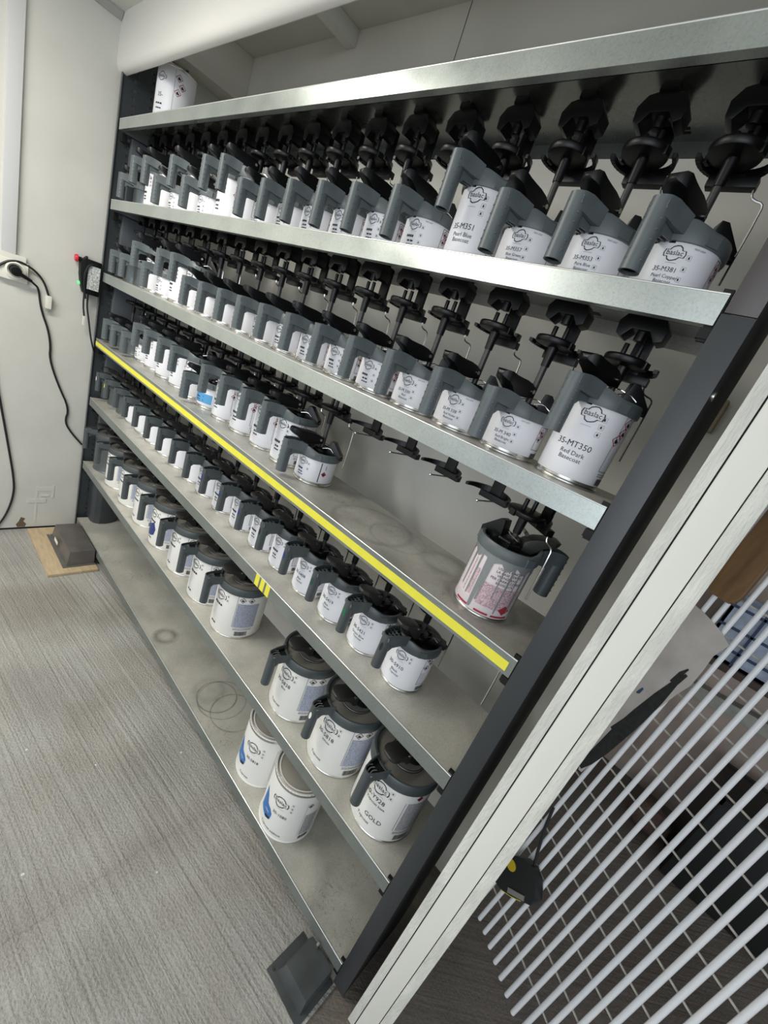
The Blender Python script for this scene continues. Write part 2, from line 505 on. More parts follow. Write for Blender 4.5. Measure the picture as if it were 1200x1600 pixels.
class Art:
    """flat print on a cylinder of radius R (angle 0 looks to the front, -y)"""

    def __init__(s, R):
        s.R = R
        s.mb = MB()

    def pt(s, u, z, lift=0.0):
        a = u / s.R
        r = s.R + .0005 + lift
        return (r * math.sin(a), -r * math.cos(a), z)

    def U(s, deg):
        return R_(deg) * s.R

    def text(s, t, deg, z, size, mi=0):
        v, f = text_mesh(t)
        u0 = s.U(deg)
        s.mb.add([s.pt(u0 + x * size, z + y * size, .0004) for x, y in v], f, mi)

    def rect(s, u0, u1, z0, z1, mi=0, lift=.0002):
        n = max(1, int(abs(u1 - u0) / s.R / .12))
        v, f = [], []
        for i in range(n + 1):
            u = u0 + (u1 - u0) * i / n
            v += [s.pt(u, z0, lift), s.pt(u, z1, lift)]
        for i in range(n):
            f.append((2 * i, 2 * i + 2, 2 * i + 3, 2 * i + 1))
        s.mb.add(v, f, mi)

    def poly(s, pts, mi=0, lift=.0003):
        """filled polygon, cut into narrow upright strips so that it follows the curve"""
        def clip(p, c, sign):
            o = []
            for i in range(len(p)):
                q, r = p[i], p[(i + 1) % len(p)]
                dq, dr = sign * (q[0] - c), sign * (r[0] - c)
                if dq >= 0: o.append(q)
                if dq * dr < 0:
                    t = dq / (dq - dr)
                    o.append((q[0] + (r[0] - q[0]) * t, q[1] + (r[1] - q[1]) * t))
            return o
        lo, hi = min(p[0] for p in pts), max(p[0] for p in pts)
        n = max(1, int((hi - lo) / (s.R * .10)))
        for i in range(n):
            p = clip(clip(list(pts), lo + (hi - lo) * i / n, 1), lo + (hi - lo) * (i + 1) / n, -1)
            if len(p) > 2:
                s.mb.add([s.pt(u, z, lift) for u, z in p], [tuple(range(len(p)))], mi)

    def ring(s, pts, t, mi=0, lift=.0004):
        """closed outline of thickness t around the polygon's own centre"""
        n = len(pts)
        cu = sum(p[0] for p in pts) / n
        cz = sum(p[1] for p in pts) / n
        k = []
        for u, z in pts:
            d = math.hypot(u - cu, z - cz)
            q = max(.1, 1 - t / max(d, 1e-6))
            k.append((cu + (u - cu) * q, cz + (z - cz) * q))
        v = [s.pt(u, z, lift) for u, z in pts] + [s.pt(u, z, lift) for u, z in k]
        s.mb.add(v, [(i, (i + 1) % n, n + (i + 1) % n, n + i) for i in range(n)], mi)

    def box(s, d0, d1, z0, z1, t, mi=0):
        a, b = s.U(d0), s.U(d1)
        s.rect(a, b, z0, z0 + t, mi); s.rect(a, b, z1 - t, z1, mi)
        s.rect(a, a + t, z0, z1, mi); s.rect(b - t, b, z0, z1, mi)

    def diamond(s, deg, z, r, mi=2, fill=None):
        u = s.U(deg)
        p = [(u, z - r), (u + r, z), (u, z + r), (u - r, z)]
        if fill is not None:
            s.poly(p, fill, .0002)
        s.ring(p, r * .2, mi)
        q = r * .42
        s.poly([(u - q * .7, z - q), (u + q * .7, z - q), (u + q, z - q * .1), (u + q * .2, z + q * .2),
                (u + q * .1, z + q), (u - q * .5, z + q * .4), (u - q, z)], 0, .0005)

    def logo(s, deg, z, w):
        """word in a plaque whose middle swells into a cloud"""
        u = s.U(deg)
        h = w * .17
        p = [(-.5, -1), (-.33, -1), (-.26, -1.9), (-.10, -2.3), (.05, -2.1), (.2, -1.7), (.3, -1), (.5, -1),
             (.55, 0), (.5, 1), (.33, 1), (.26, 1.8), (.12, 2.3), (-.05, 2.2), (-.2, 1.8), (-.3, 1), (-.5, 1), (-.55, 0)]
        s.ring([(u + a * w, z + b * h) for a, b in p], w * .05)
        s.text('baslac', deg, z - w * .085, w * .34)

    def dashes(s, deg, z, w, h, n=3, mi=0):
        u = s.U(deg) - w / 2
        st = w / n
        for i in range(n):
            s.rect(u + i * st, u + i * st + st * .78, z, z + h, mi, .0004)

    def barcode(s, deg, z, w, h):
        u = s.U(deg)
        rr = random.Random(3)
        x = u
        while x < u + w:
            t = rr.choice((.0006, .0009, .0014))
            s.rect(x, x + t, z, z + h, 0, .0004)
            x += t + rr.choice((.0005, .0008))

    def rows(s, d0, d1, z0, z1, n, mi=1):
        rr = random.Random(5)
        a, b = s.U(d0), s.U(d1)
        st = (z1 - z0) / n
        for i in range(n):
            x = a
            while x < b - .002:
                w = min(rr.uniform(.003, .010), b - x)
                s.rect(x, x + w * .85, z0 + st * i, z0 + st * (i + .5), mi, .0004)
                x += w


PRINTM = [INK, INKG, INKR, INKB, PANEL, PANELB, INKN, PANELD]


def pictos(a, deg, zs, sz, mi=1):
    sz *= 1.15
    u = a.U(deg)
    for z in zs:
        a.ring([(u - sz, z - sz), (u + sz, z - sz), (u + sz, z + sz), (u - sz, z + sz)], sz * .16, mi)
        a.poly([(u - sz * .4, z - sz * .5), (u + sz * .4, z - sz * .5), (u + sz * .25, z + sz * .5), (u - sz * .25, z + sz * .5)], 0)


def art_35(R, h, lines):
    """label of the two upper rows; tall and short version"""
    a = Art(R)
    if h > .1:
        a.logo(8, .112, .034)
        a.rect(a.U(-4), a.U(14), .0935, .0941, 1)
        zc, sz, dz = .057, .0135, (.0445, .0355)
        pictos(a, 29, (.110, .098, .086), .0034)
        a.box(65, 112, .035, .127, .0008)
        a.diamond(77, .116, .0100); a.diamond(76, .1010, .0100); a.diamond(68, .0880, .0100)
        a.rows(67, 110, .026, .033, 2)
        a.barcode(72, .012, .026, .011)
    else:
        a.logo(5, .0555, .026)
        a.rect(a.U(-2), a.U(13), .0435, .0440, 1)
        zc, sz, dz = .0325, .0085, (.0245, .0180)
        pictos(a, 26, (.053, .039, .026), .0026)
        a.rows(27, 45, .0640, .0665, 2)
        a.box(72, 104, .024, .0665, .0008)
        a.diamond(79, .058, .0064); a.diamond(87, .0525, .0064); a.diamond(80, .0450, .0064)
        a.barcode(76, .008, .022, .010)
    if lines:
        a.text(lines[0], 2, zc, sz)
        for t, z in zip(lines[1:], dz):
            a.text(t, 6, z, sz * .74)
    else:
        a.dashes(1, zc, .026 if h > .1 else .018, sz * .5, 4)
        a.dashes(5, dz[0], .016, sz * .35, 2)
        a.dashes(6, dz[1], .018, sz * .28, 3)
    return a


def art_line(R, h, lines):
    a = Art(R)
    a.logo(5, .0555, .026)
    pictos(a, 26, (.053, .039), .0026)
    a.dashes(1, .0325, .018, .0045, 4); a.dashes(5, .0245, .016, .003, 2); a.dashes(6, .0180, .018, .0025, 3)
    a.rect(a.U(62), a.U(64.5), .012, .066, 0)
    a.diamond(76, .036, .0075, 2, 2)
    a.rect(a.U(78), a.U(79.5), .048, .060, 0)
    return a


def art_30(R, h, lines):
    a = Art(R)
    a.logo(4, .086, .030)
    a.rect(a.U(-8), a.U(16), .0715, .0720, 1)
    pictos(a, 29, (.090, .080), .0026)
    a.box(66, 108, .026, .105, .0008)
    a.poly([(a.U(66), .026), (a.U(80), .026), (a.U(80), .060), (a.U(66), .060)], 4, .0001)
    a.diamond(76, .096, .0075, 0); a.diamond(86, .086, .0075, 0); a.diamond(75, .075, .0075, 0)
    a.barcode(70, .010, .026, .011)
    if lines:
        a.text(lines[0], -1, .053, .0125)
        a.text(lines[1], 1, .0405, .0085)
        a.text(lines[2], 3, .0325, .0075)
    else:
        a.dashes(-1, .053, .026, .006, 4)
        a.dashes(1, .0405, .016, .004, 2)
        a.dashes(3, .0325, .018, .003, 3)
    return a


def art_big(R, h, lines, style):
    a = Art(R)
    a.logo(3, .140, .046)
    a.rect(a.U(-8), a.U(14), .121, .1217, 1)
    pictos(a, 24, (.150, .134), .0035)
    if lines[0]:
        a.text(lines[0], 1, .103, .0165)
        a.text(lines[1], 6, .090, .0095)
        a.text(lines[2], -2, .028, .0110)
    else:
        a.dashes(1, .103, .040, .007, 4)
        a.dashes(-2, .028, .026, .005, 2)
    if style == 'gold':
        a.text('GOLD', 13, .046, .0165)
        a.rect(a.U(52), a.U(92), .164, .1665, 6)
        a.diamond(68, .152, .0085, 2, 2)
        a.poly([(a.U(52 + i * 4), .045) for i in range(11)] + [(a.U(92 - i * 4), .137) for i in range(11)], 7, .0001)
        a.rect(a.U(48), a.U(48.6), .045, .137, 0)
        a.rows(50, 92, .034, .043, 3)
    else:
        a.rect(a.U(46), a.U(46.6), .045, .168, 0)
        a.rect(a.U(46), a.U(96), .168, .1686, 0)
        a.diamond(57, .152, .0105, 0)
        a.diamond(76, .152, .0105, 0)
        a.poly([(a.U(48 + i * 4), .045) for i in range(13)] + [(a.U(96 - i * 4), .138) for i in range(13)], 5, .0001)
        a.rows(50, 92, .034, .043, 3)
    a.barcode(56, .012, .040, .017)
    return a


def art_sealed(R, lines):
    a = Art(R)
    a.logo(11, .142, .050)
    a.rect(a.U(3), a.U(22), .119, .1197, 1)
    pictos(a, 36, (.155, .141, .128), .0032)
    a.text(lines[0], 17, .092, .0140)
    a.text(lines[1], 8, .018, .0110)
    # blue car wing picture at the left of the label
    a.poly([(a.U(-34), .050), (a.U(-10), .043), (a.U(1), .054), (a.U(2), .076), (a.U(-5), .088), (a.U(-15), .092), (a.U(-22), .112), (a.U(-33), .128)], 3, .0003)
    a.poly([(a.U(-14), .0445), (a.U(-1), .050), (a.U(0), .060), (a.U(-12), .054)], 0, .0006)
    a.poly([(a.U(-18), .066), (a.U(-5), .068), (a.U(-6), .075), (a.U(-18), .073)], 5, .0006)
    a.rect(a.U(63), a.U(63.5), .031, .165, 1)
    a.diamond(70, .155, .0085, 0)
    a.rows(66, 92, .034, .120, 14)
    a.barcode(68, .014, .030, .013)
    return a


# ------------------------------------------------------------------ setting
ZS = [1.876, 1.59411, 1.30906, 1.02583, 0.74600, 0.41133, 0.08166]
LIP = .0366
BY = .435            # rear wall
CZ = 2.34            # ceiling of the recess

struct('floor', MB().box(-.06, 2.25, -3.2, BY + .03, -.05, 0), FLOOR)
struct('floor', MB().box(2.25, 5.0, -3.2, 1.62, -.05, -.002), FLOORD)

wl = MB()
wl.box(-.09, -.05, -3.2, BY + .03, .012, 2.36)
wall_l = struct('wall_left', wl, WALL)
obj('skirting_gap', MB().box(-.075, -.055, -3.2, .03, -.01, .012), BLACKM, wall_l)
st = obj('rust_stain', MB().prism([(-.235, .014), (-.205, .014), (-.20, .03), (-.212, .045), (-.205, .062), (-.222, .07), (-.23, .045), (-.24, .03)],
                                  -.0499, -.0494, lambda u, v, h: (h, u, v)), mat('dark damp stain', (.14, .10, .06), .7), wall_l)
pt = MB()
for (y0, z0, y1, z1) in ((-.17, .04, -.165, .24), (-.165, .235, -.10, .215), (-.105, .18, -.10, .245), (-.20, .15, -.13, .17), (-.15, .19, -.12, .185)):
    pt.box(-.0505, -.0488 + .00025 * (len(pt.v) // 8), y0, y1 + .003, min(z0, z1), max(z0, z1) + .003)
obj('glue_ridge', pt, mat('wall filler', (.63, .625, .575), .55), wall_l, fix=False, flat=True)

struct('wall_back', MB().box(-.06, 2.31, BY, BY + .03, 0, CZ + .02), WALLB)
struct('wall_back', MB().box(2.38, 5.0, 1.6, 1.63, 0, CZ), BACKR)
struct('trim_1', MB().box(1.231, 1.2325, BY - .0012, BY + .002, 1.9, CZ), mat('dark joint', (.06, .055, .05), .8))

wr = tag(link('wall_right', None), kind='structure')
obj('plywood_sheet', MB().box(2.309, 2.3255, -.010, 1.6, 0, CZ), PLYW, wr, bevel=.0012)
obj('stud', MB().box(2.3272, 2.3640, -.0085, .06, 0, CZ), WOODW, wr, bevel=.003)
obj('plywood_sheet', MB().box(2.3652, 2.3835, -.012, 1.6, 0, CZ), PLYW, wr, bevel=.0012)

struct('ceiling', MB().box(-.06, 5.0, -.012, 1.62, CZ, CZ + .03), WALLB)
struct('ceiling', MB().box(-.06, 5.0, -3.0, -.012, 2.2, 2.23), WALL)
# bulkhead board with a rounded lower edge
prof = [(-.014, 2.22), (-.016, 2.06), (-.014, 2.045), (-.008, 2.033), (.002, 2.026), (.014, 2.024), (.020, 2.028), (.020, 2.036),
        (.006, 2.042), (.000, 2.055), (.000, 2.22)]
struct('trim_2', MB().prism(prof, -.05, 2.309, lambda u, v, h: (h, u, v)), WHITE)
struct('trim_3', MB().box(.716, .762, .02, BY, 2.292, CZ), WHITE, bevel=.003)
struct('trim_4', MB().box(-.05, .072, .02, BY, 2.168, CZ), WALLB, bevel=.003)
struct('trim_5', MB().prism([(-.05, 2.2), (-.05, 2.175), (-.043, 2.175), (-.025, 2.193), (-.025, 2.2)], -3.0, -.016,
                            lambda u, v, h: (u, h, v)), mat('grey coving', (.38, .38, .36), .6))
struct('trim_6', MB().box(-.05, -.036, -.328, -.284, 1.262, 2.2), mat('pale grey trunking', (.60, .60, .60), .4), bevel=.002)
struct('trim_7', MB().box(-.05, -.034, -.60, -.252, 1.222, 1.262), SOCK, bevel=.003)
wb = obj('wall_bracket', MB().box(2.230, 2.268, BY - .045, BY, 1.478, 1.541), mat('raw timber block', (.36, .29, .19), .7, var=.2, scale=30, stretch=(1, 1, .2)), bevel=.002)
tag(wb, 'small raw wooden block on the rear wall behind the right upright', 'block')

# ------------------------------------------------------------------ the rack
W = 2.24
rack = thing('shelf_rack', 'long paint mixing rack with seven galvanised shelves between dark grey uprights', 'rack')


def web(x, holes, y0=0.0, y1=.22, z0=.012, z1=2.17, t=.0025):
    """thin upright web with real rectangular holes; holes = {(ya, yb): [(za, zb), ...]}"""
    mb = MB()
    ys = y0
    for (ya, yb), zl in sorted(holes.items()):
        mb.box(x, x + t, ys, ya, z0, z1)
        z = z0
        for za, zb in sorted(zl):
            mb.box(x, x + t, ya, yb, z, za)
            z = zb
        mb.box(x, x + t, ya, yb, z, z1)
        ys = yb
    mb.box(x, x + t, ys, y1, z0, z1)
    return mb


hl = {(.042, .053): [(.094 + .0284 * i - .006, .094 + .0284 * i + .007) for i in range(73)],
      (.105, .111): [(.101 + .0284 * i - .004, .101 + .0284 * i + .004) for i in range(72)],
      (.165, .175): [(2.155, 2.166)], (.189, .196): [(2.157, 2.165)]}
ul = obj('upright', web(-.034, hl), DARK, rack)
fl = MB().box(-.036, -.024, -.0015, .0015, 0, 2.06).box(-.034, -.004, .215, .2195, 0, 2.17)
obj('front_flange', fl, mat('edge grey paint', (.115, .125, .13), .35), ul)
ur_h = {(.021, .028): [(.52, .53), (.545, .556), (.667, .676), (1.190, 1.200), (1.279, 1.287), (1.48, 1.49)]}
ur = obj('upright', web(2.2735, ur_h, z1=2.3), DARKW, rack)
fr = MB().box(2.2405, 2.276, -.0015, .0035, .010, 1.572)
obj('front_flange', fr, mat('anthracite front paint', (.034, .038, .041), .36, var=.06, scale=10), ur, bevel=.0012)
fr2 = MB().box(2.2425, 2.276, -.003, .0025, 1.573, 2.3)
obj('upper_flange', fr2, mat('brown grey front paint', (.060, .050, .047), .3), ur, bevel=.001)
obj('bolt', MB().cyl((2.276, .019, 1.485), (2.2785, .019, 1.485), .0065, seg=14), CHROME, ur)
# dark inner cover and gear housing at the left end
gh = MB()
hp = [(-.028, .046), (.045, .046), (.068, .056), (.082, .078), (.084, .110), (.076, .140), (.056, .168), (.03, .19), (-.028, .20)]
gh.prism(hp, ZS[6] + .001, ZS[5] - .040)
obj('gear_housing', gh, DARK, rack, bevel=.002)
for z0, z1 in ((ZS[5] + .002, ZS[4] - .04), (ZS[4] + .002, ZS[3] - .04), (ZS[3] + .002, ZS[2] - .04), (ZS[2] + .002, ZS[1] - .04), (ZS[1] + .002, ZS[0] - .04)):
    obj('end_cover', MB().box(-.028, .000, .050, .205, z0, z1), mat('blue grey cover paint', (.10, .112, .122), .42), rack, bevel=.004)

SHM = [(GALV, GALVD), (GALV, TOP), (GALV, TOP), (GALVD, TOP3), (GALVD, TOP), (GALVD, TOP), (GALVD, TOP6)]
shelves = []
for i, z in enumerate(ZS):
    mb = MB()
    x0, x1, D = 0.0, 2.2385, .222
    mb.box(x0, x1, .0012, D, z - .0012, z - .0004, 1)                       # sheet
    mb.box(x0, x1, .0014, D - .0002, z - .0024, z - .0013, 2)               # its smooth underside
    mb.box(x0, x1, -.0004, .0018, z - LIP, z, 0)                            # front lip
    mb.box(x0, x1, .0018, .0165, z - LIP, z - LIP + .0018, 0)               # return flange
    mb.box(x0, x1, .0150, .0165, z - LIP, z - LIP + .006, 0)
    mb.box(x0, x1, D - .0015, D, z - .026, z - .0022, 1)                    # rear lip
    mb.box(x0, x0 + .0015, .0018, D, z - LIP, z - .0022, 0)
    mb.box(x1 - .0015, x1, .0018, D, z - LIP, z - .0022, 0)
    mb.cyl((x0, .0004, z - .0006), (x1, .0004, z - .0006), .0015, seg=10, mi=3)  # highlight on the lip's top edge, painted as a bright strip
    mb.cyl((x0, .0158, z - LIP + .006), (x1, .0158, z - LIP + .006), .0009, seg=6, mi=3)  # lit edge of the return flange, also a painted bright strip
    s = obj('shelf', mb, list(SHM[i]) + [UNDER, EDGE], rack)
    shelves.append(s)
    hk = MB().box(2.2290, 2.2402, .004, .010, z - .055, z + .006).box(2.2270, 2.2402, .0022, .010, z - .052, z - .040)
    obj('shelf_clip', hk, BLACKM, s)
    hk = MB().box(-.018, .002, .012, .030, z - .070, z - .040)
    obj('shelf_clip', hk, BLACKM, s, bevel=.001)
    if 0 < i < 5:
        obj('bolt', MB().cyl((2.155, .12, z - .018), (2.155, .12, z - .0022), .005, seg=8).cyl((2.155, .12, z - .008), (2.155, .12, z - .0022), .009, seg=6),
            CHROME, s)
    if i == 3:
        t = MB().box(.000, 2.2285, -.0012, -.0004, z - .0300, z - .0120)
        tp = obj('tape', t, TAPE, s)
        tp['label'] = 'long yellow tape strip along the shelf edge'
    if i == 4:
        for k in range(3):
            xx = 1.550 + k * .026
            obj('tape', MB().box(xx, xx + .018, -.0012, -.0004, z - .0355, z - .0010), TAPE, s)
    if i in (0, 1):
        sl = MB()
        for xx in (1.99, 2.02, 2.085, 2.115):
            for k in range(2):
                sl.box(xx, xx + .016, .185 + k * .010, .191 + k * .010, z - .0028, z - .0021)
        obj('slot', sl, BLACKM, s)

# floor feet: folded sheet covers in front of both uprights


def foot(x0, x1, y0, y1, z0, h, dark, name='stabiliser_foot'):
    mb = MB()
    mb.box(x0, x1, y0, y1, z0, z0 + .0025)
    a, b, c, d = x0 + .018, x1 - .012, y0 + .016, y1 - .004
    v = [(a, c, z0), (b, c, z0), (b, d, z0), (a, d, z0), (a + .012, c + .010, z0 + h), (b - .004, c + .010, z0 + h), (b - .004, d, z0 + h), (a + .012, d, z0 + h)]
    mb.add(v, [(0, 1, 5, 4), (1, 2, 6, 5), (2, 3, 7, 6), (3, 0, 4, 7), (4, 5, 6, 7)])
    o = obj(name, mb, dark, rack, bevel=.002)
    bm_ = MB().cyl((x0 + .010, y0 + .012, z0 + .002), (x0 + .010, y0 + .012, z0 + .006), .004, seg=8)
    obj('screw', bm_, CHROME, o)
    return o


fd = mat('worn anthracite foot', (.060, .066, .068), .45, var=.25, scale=14)
f1 = foot(2.118, 2.243, -.112, .0, .0, .040, fd)
obj('bolt', MB().cyl((2.170, -.006, .050), (2.170, -.014, .050), .004, seg=8), CHROME, f1)
fb = mat('brown grey foot paint', (.115, .105, .098), .4, var=.2, scale=12)
f2 = foot(.045, .362, -.135, -.004, .014, .075, fb)
obj('sticker', MB().box(.150, .205, -.1262, -.1255, .045, .062, rot=Matrix.Rotation(R_(-6), 3, 'X'), piv=(.18, -.126, .05)), PAPERW, f2)
pl = obj('plywood_board', MB().box(-.030, .402, -.198, -.003, .001, .0135), PLY, bevel=.0015)
tag(pl, 'raw plywood board on the floor beneath the left foot of the rack', 'board')

# mixing heads that hang below each shelf -----------------------------------
HEAD = MB()
HEAD.box(-.013, .013, -.020, .030, -.012, -.0024)
HEAD.prism([(-.036, -.028), (-.026, -.014), (-.010, -.010), (.010, -.010), (.026, -.014), (.036, -.028), (.034, -.046), (.024, -.050),
            (.013, -.036), (-.013, -.036), (-.024, -.050), (-.034, -.046)][::-1], -.016, .018, lambda u, v, h: (u, h, v))
HEAD.cyl((0, 0, -.012), (0, 0, -.050), .0085, seg=12)
HEAD.box(-.013, .013, .0395, .047, -.092, -.010)
HEAD.box(-.011, .011, -.010, .045, -.022, -.008)
HEAD.box(-.030, .034, .032, .048, -.104, -.0905)
HEADM = HEAD.mesh('drive_head', [BLACK], bevel=.0022)
YOKE = MB()
n = 22
out, inn = [], []
for i in range(n + 1):
    a = R_(-98) + R_(196) * i / n
    out.append((.0485 * math.sin(a), .0485 * math.cos(a)))
    inn.append((.0425 * math.sin(a), .0425 * math.cos(a)))
for i in range(n):
    t = .5 + 1.0 * (1 - abs(2 * (i + .5) / n - 1))
    YOKE.prism([out[i], inn[i], inn[i + 1], out[i + 1]], -.0850 - .0055 * t, -.0850 + .0050 * t)
YOKE.box(-.012, .012, .0420, .048, -.0915, -.070)
YOKEM = YOKE.mesh('yoke', [BLACK])
WIRE = MB().tube([(.032, .038, -.098), (.033, .040, -.112), (.040, .042, -.116), (.050, .043, -.118), (.053, .044, -.126), (.053, .045, -.225)], .0016, seg=6, smooth=1)
WIREM = WIRE.mesh('spring_wire', [CHROME])
WIRES = MB().tube([(.032, .038, -.098), (.033, .040, -.108), (.044, .042, -.112)], .0016, seg=6).mesh('spring_wire', [CHROME])
PIN = MB().cyl((.006, .044, -.104), (-.004, -.018, -.104), .0018, seg=8).lathe([(.0001, -.1075), (.0028, -.106), (.0032, -.104), (.0028, -.102), (.0001, -.1005)], 10, c=(-.004, -.018))
PINM = PIN.mesh('pin', [CHROME])
COUP = MB()
COUP.lathe([(.0001, -.089), (.020, -.089), (.033, -.0865), (.0345, -.083), (.0345, -.078), (.033, -.0755), (.012, -.074), (.0001, -.074)], 28)
COUP.box(-.0370, -.032, -.006, .006, -.0885, -.077).box(.032, .0370, -.006, .006, -.0885, -.077)
for sx in (-1, 1):
    COUP.cyl((sx * .0125, 0, -.076), (sx * .0125, 0, -.054), .0042, seg=10)
COUPM = COUP.mesh('coupling', [BLACK], bevel=.0008)


def shaft_mesh(top, bottom):
    mb = MB()
    mb.cyl((0, 0, top), (0, 0, top - .034), .0090, .0075, seg=14, mi=0)
    mb.cyl((0, 0, top - .034), (0, 0, bottom), .0058, .0058, seg=12, mi=1)
    return mb.mesh('stirrer_shaft', [BLACK, mat('dark shaft', (.045, .042, .042), .35)])


# lids ----------------------------------------------------------------------


def lid_parts(R, h, kind):
    """meshes of lid ring, lid plate, handle, lever, cap; z from the tin's base; handle points to -y"""
    out = {}
    RR = R + .0042
    zb, zt = h - .006, h + (.022 if kind != 'big' else .020)
    mb = MB()
    seg = 48
    hi = zt + .004

    def top(a):
        a = (a + math.pi) % (2 * math.pi) - math.pi
        w = max(0, 1 - max(0, abs(a) - .5) / .55) if kind != 'big' else 0
        return zt - .008 * (1 - w) if kind != 'big' else zt
    v, f = [], []
    for i in range(seg):
        a = 2 * math.pi * i / seg
        s_, c_ = math.sin(a), -math.cos(a)
        t = top(a)
        for r, z in ((RR - .004, zb), (RR, zb), (RR + .001, zb + .006), (RR - .0005, t - .002), (RR - .002, t), (RR - .007, t - .0005), (RR - .009, t - .009)):
            v.append((r * s_, r * c_, z))
    for i in range(seg):
        j = (i + 1) % seg
        for k in range(6):
            f.append((i * 7 + k, j * 7 + k, j * 7 + k + 1, i * 7 + k + 1))
    mb.add(v, f)
    for a in ((R_(62), R_(-62), R_(150)) if kind != 'big' else (R_(170),)):       # clamp lugs
        m = Matrix.Rotation(a, 3, 'Z')
        mb.box(-.009, .009, -RR - .0018, -RR + .004, zb + .001, zb + .016, rot=m)
    out['lid_ring'] = mb.mesh('lid_ring', [GREY if kind == 'std' else GREYD])
    mb = MB()
    if kind == 'big':
        mb.lathe([(RR - .0085, h + .010), (.044, h + .0095), (.042, h + .0130), (.030, h + .0135), (.0001, h + .0135)], 40, mi=1)
        mb.lathe([(.026, h + .008), (.026, h + .018), (.020, h + .022), (.010, h + .030), (.0001, h + .031)], 24, c=(.008, .010))
        mb.box(.02, .06, .012, .030, h + .006, h + .018, rot=Matrix.Rotation(R_(20), 3, 'Z'))
    else:
        mb.lathe([(RR - .0085, h + .006), (.022, h + .009), (.022, h + .016), (.017, h + .021), (.0001, h + .021)], 32)
        mb.box(-.030, -.012, -.004, .024, h + .006, h + .017, rot=Matrix.Rotation(R_(15), 3, 'Z'))
        mb.box(-.006, .010, .022, .040, h + .006, h + .019)
        mb.cyl((-.026, .010, h + .018), (-.012, .030, h + .018), .004, seg=8)
    out['lid_plate'] = mb.mesh('lid_plate', [BLACK, mat('taupe lid plate', (.20, .192, .172), .4)], bevel=.001)
    # handle
    hd, tr = {'std': (.095, .0142), 'plain': (.097, .0118), 'big': (.122, .0125)}[kind]
    wm, ym, wy = {'std': (.0165, -.074, .0230), 'plain': (.0180, -.076, .0200), 'big': (.0185, -.103, .0230)}[kind]
    hz1 = h + {'std': .0250, 'plain': .0300, 'big': .0290}[kind]
    hz0 = hz1 - {'std': .088, 'plain': .086, 'big': .104}[kind]
    mb = MB()
    n = 20
    arc = []
    for i in range(n + 1):                                   # front half circle, from +x round the front to -x
        a = R_(82) - R_(164) * i / n
        arc.append((tr * math.sin(a), -hd - tr * math.cos(a)))
    yb = -RR + .006
    wz = (wm + wy) / 2 - .0006
    outl = [(wy, yb), (wz, (yb + ym) / 2), (wm, ym), ((wm + tr) / 2 + .0008, (ym - hd) / 2)] + arc + \
           [(-(wm + tr) / 2 - .0008, (ym - hd) / 2), (-wm, ym), (-wz, (yb + ym) / 2), (-wy, yb)]
    th = .0024

    def inset(p):
        o = []
        for x, y in p:
            if y < -hd:
                d = math.hypot(x, y + hd)
                o.append((x * (1 - th / d), -hd + (y + hd) * (1 - th / d)))
            else:
                o.append((x - math.copysign(th, x), y))
        return o
    inl = inset(outl)
    nn = len(outl)

    def zl(y, up):                                            # arm: top edge level with a gentle dip, lower edge arched
        t = min(1, max(0, (y + hd + tr) / (yb + hd + tr)))
        if up:
            return hz1 + (.004 * math.sin(t * math.pi) if kind != 'big' else .002 * t)
        return hz1 - .020 - .004 * t
    v, f = [], []
    for (x, y) in outl: v.append((x, y, zl(y, True)))
    for (x, y) in outl: v.append((x, y, zl(y, False)))
    for (x, y) in inl: v.append((x, y, zl(y, True)))
    for (x, y) in inl: v.append((x, y, zl(y, True) - .013))
    for i in range(nn - 1):
        f += [(i, i + 1, nn + i + 1, nn + i), (i, 2 * nn + i, 2 * nn + i + 1, i + 1), (2 * nn + i, 3 * nn + i, 3 * nn + i + 1, 2 * nn + i + 1)]
    f.append(tuple(nn + i for i in range(nn)))
    mb.add(v, f, 0)
    mb.add([(x, y, zl(y, True) - .0125) for x, y in inl], [tuple(range(nn))], 1)
    mb.lathe([(tr, hz1 - .014), (tr, hz0), (tr - th, hz0), (tr - th, hz0 + .03), (.0001, hz0 + .034)], 24, 0, c=(0, -hd))
    mb.lathe([(tr - th - .0003, hz0 + .004), (tr - th - .0003, hz0 + .03), (.0001, hz0 + .031)], 20, 1, c=(0, -hd))
    if kind == 'std':                                         # grip studs and the open ribs next to the tin
        for k in range(6):
            for a in (-28, 62):
                aa = R_(a + 8)
                z = hz1 - .012 - k * .0125
                p = Vector((math.sin(aa), -math.cos(aa), 0))
                c = Vector((0, -hd, z)) + p * (tr - .0004)
                mb.cyl(c, c + p * .0016, .0022, .0013, seg=8)
    mb.box(-.0150, .0150, yb - .0016, yb + .001, hz1 - .033, hz1 - .020, 1)
    for k in range(3):                                        # ribs that bridge handle and ring under the arm
        x = (k - 1) * .0085
        y0, y1 = -hd + tr - .004, yb + .001
        mb.prism([(y0, hz1 - .042), (y0, hz1 - .022), (y1, hz1 - .025), (y1, hz1 - .032), (y0 + .008, hz1 - .034)], x - .0011, x + .0011,
                 lambda u, w, hh: (hh, u, w), 0)
    rib = MB()
    if kind != 'big':
        for k in range(4):
            y = -hd - .006 + k * .0105
            rib.box(-.0135 if k < 2 else -.0155, .0135 if k < 2 else .0155, y - .0007, y + .0007, hz1 - .0125, hz1 - .0035)
        for k in (-1, 0, 1):
            rib.box(k * .0085 - .0007, k * .0085 + .0007, -hd - .005, -hd + .032, hz1 - .0125, hz1 - .0040)
    else:
        for k in range(4):
            x = (k - 1.5) * .0075
            rib.tube([(x * .7, -hd - .006, hz1 - .008), (x + .002, -hd - .004, hz1 - .006), (x - .002, -hd + .006, hz1 - .006), (x + .001, -hd + .016, hz1 - .007)], .0013, seg=6, smooth=1)
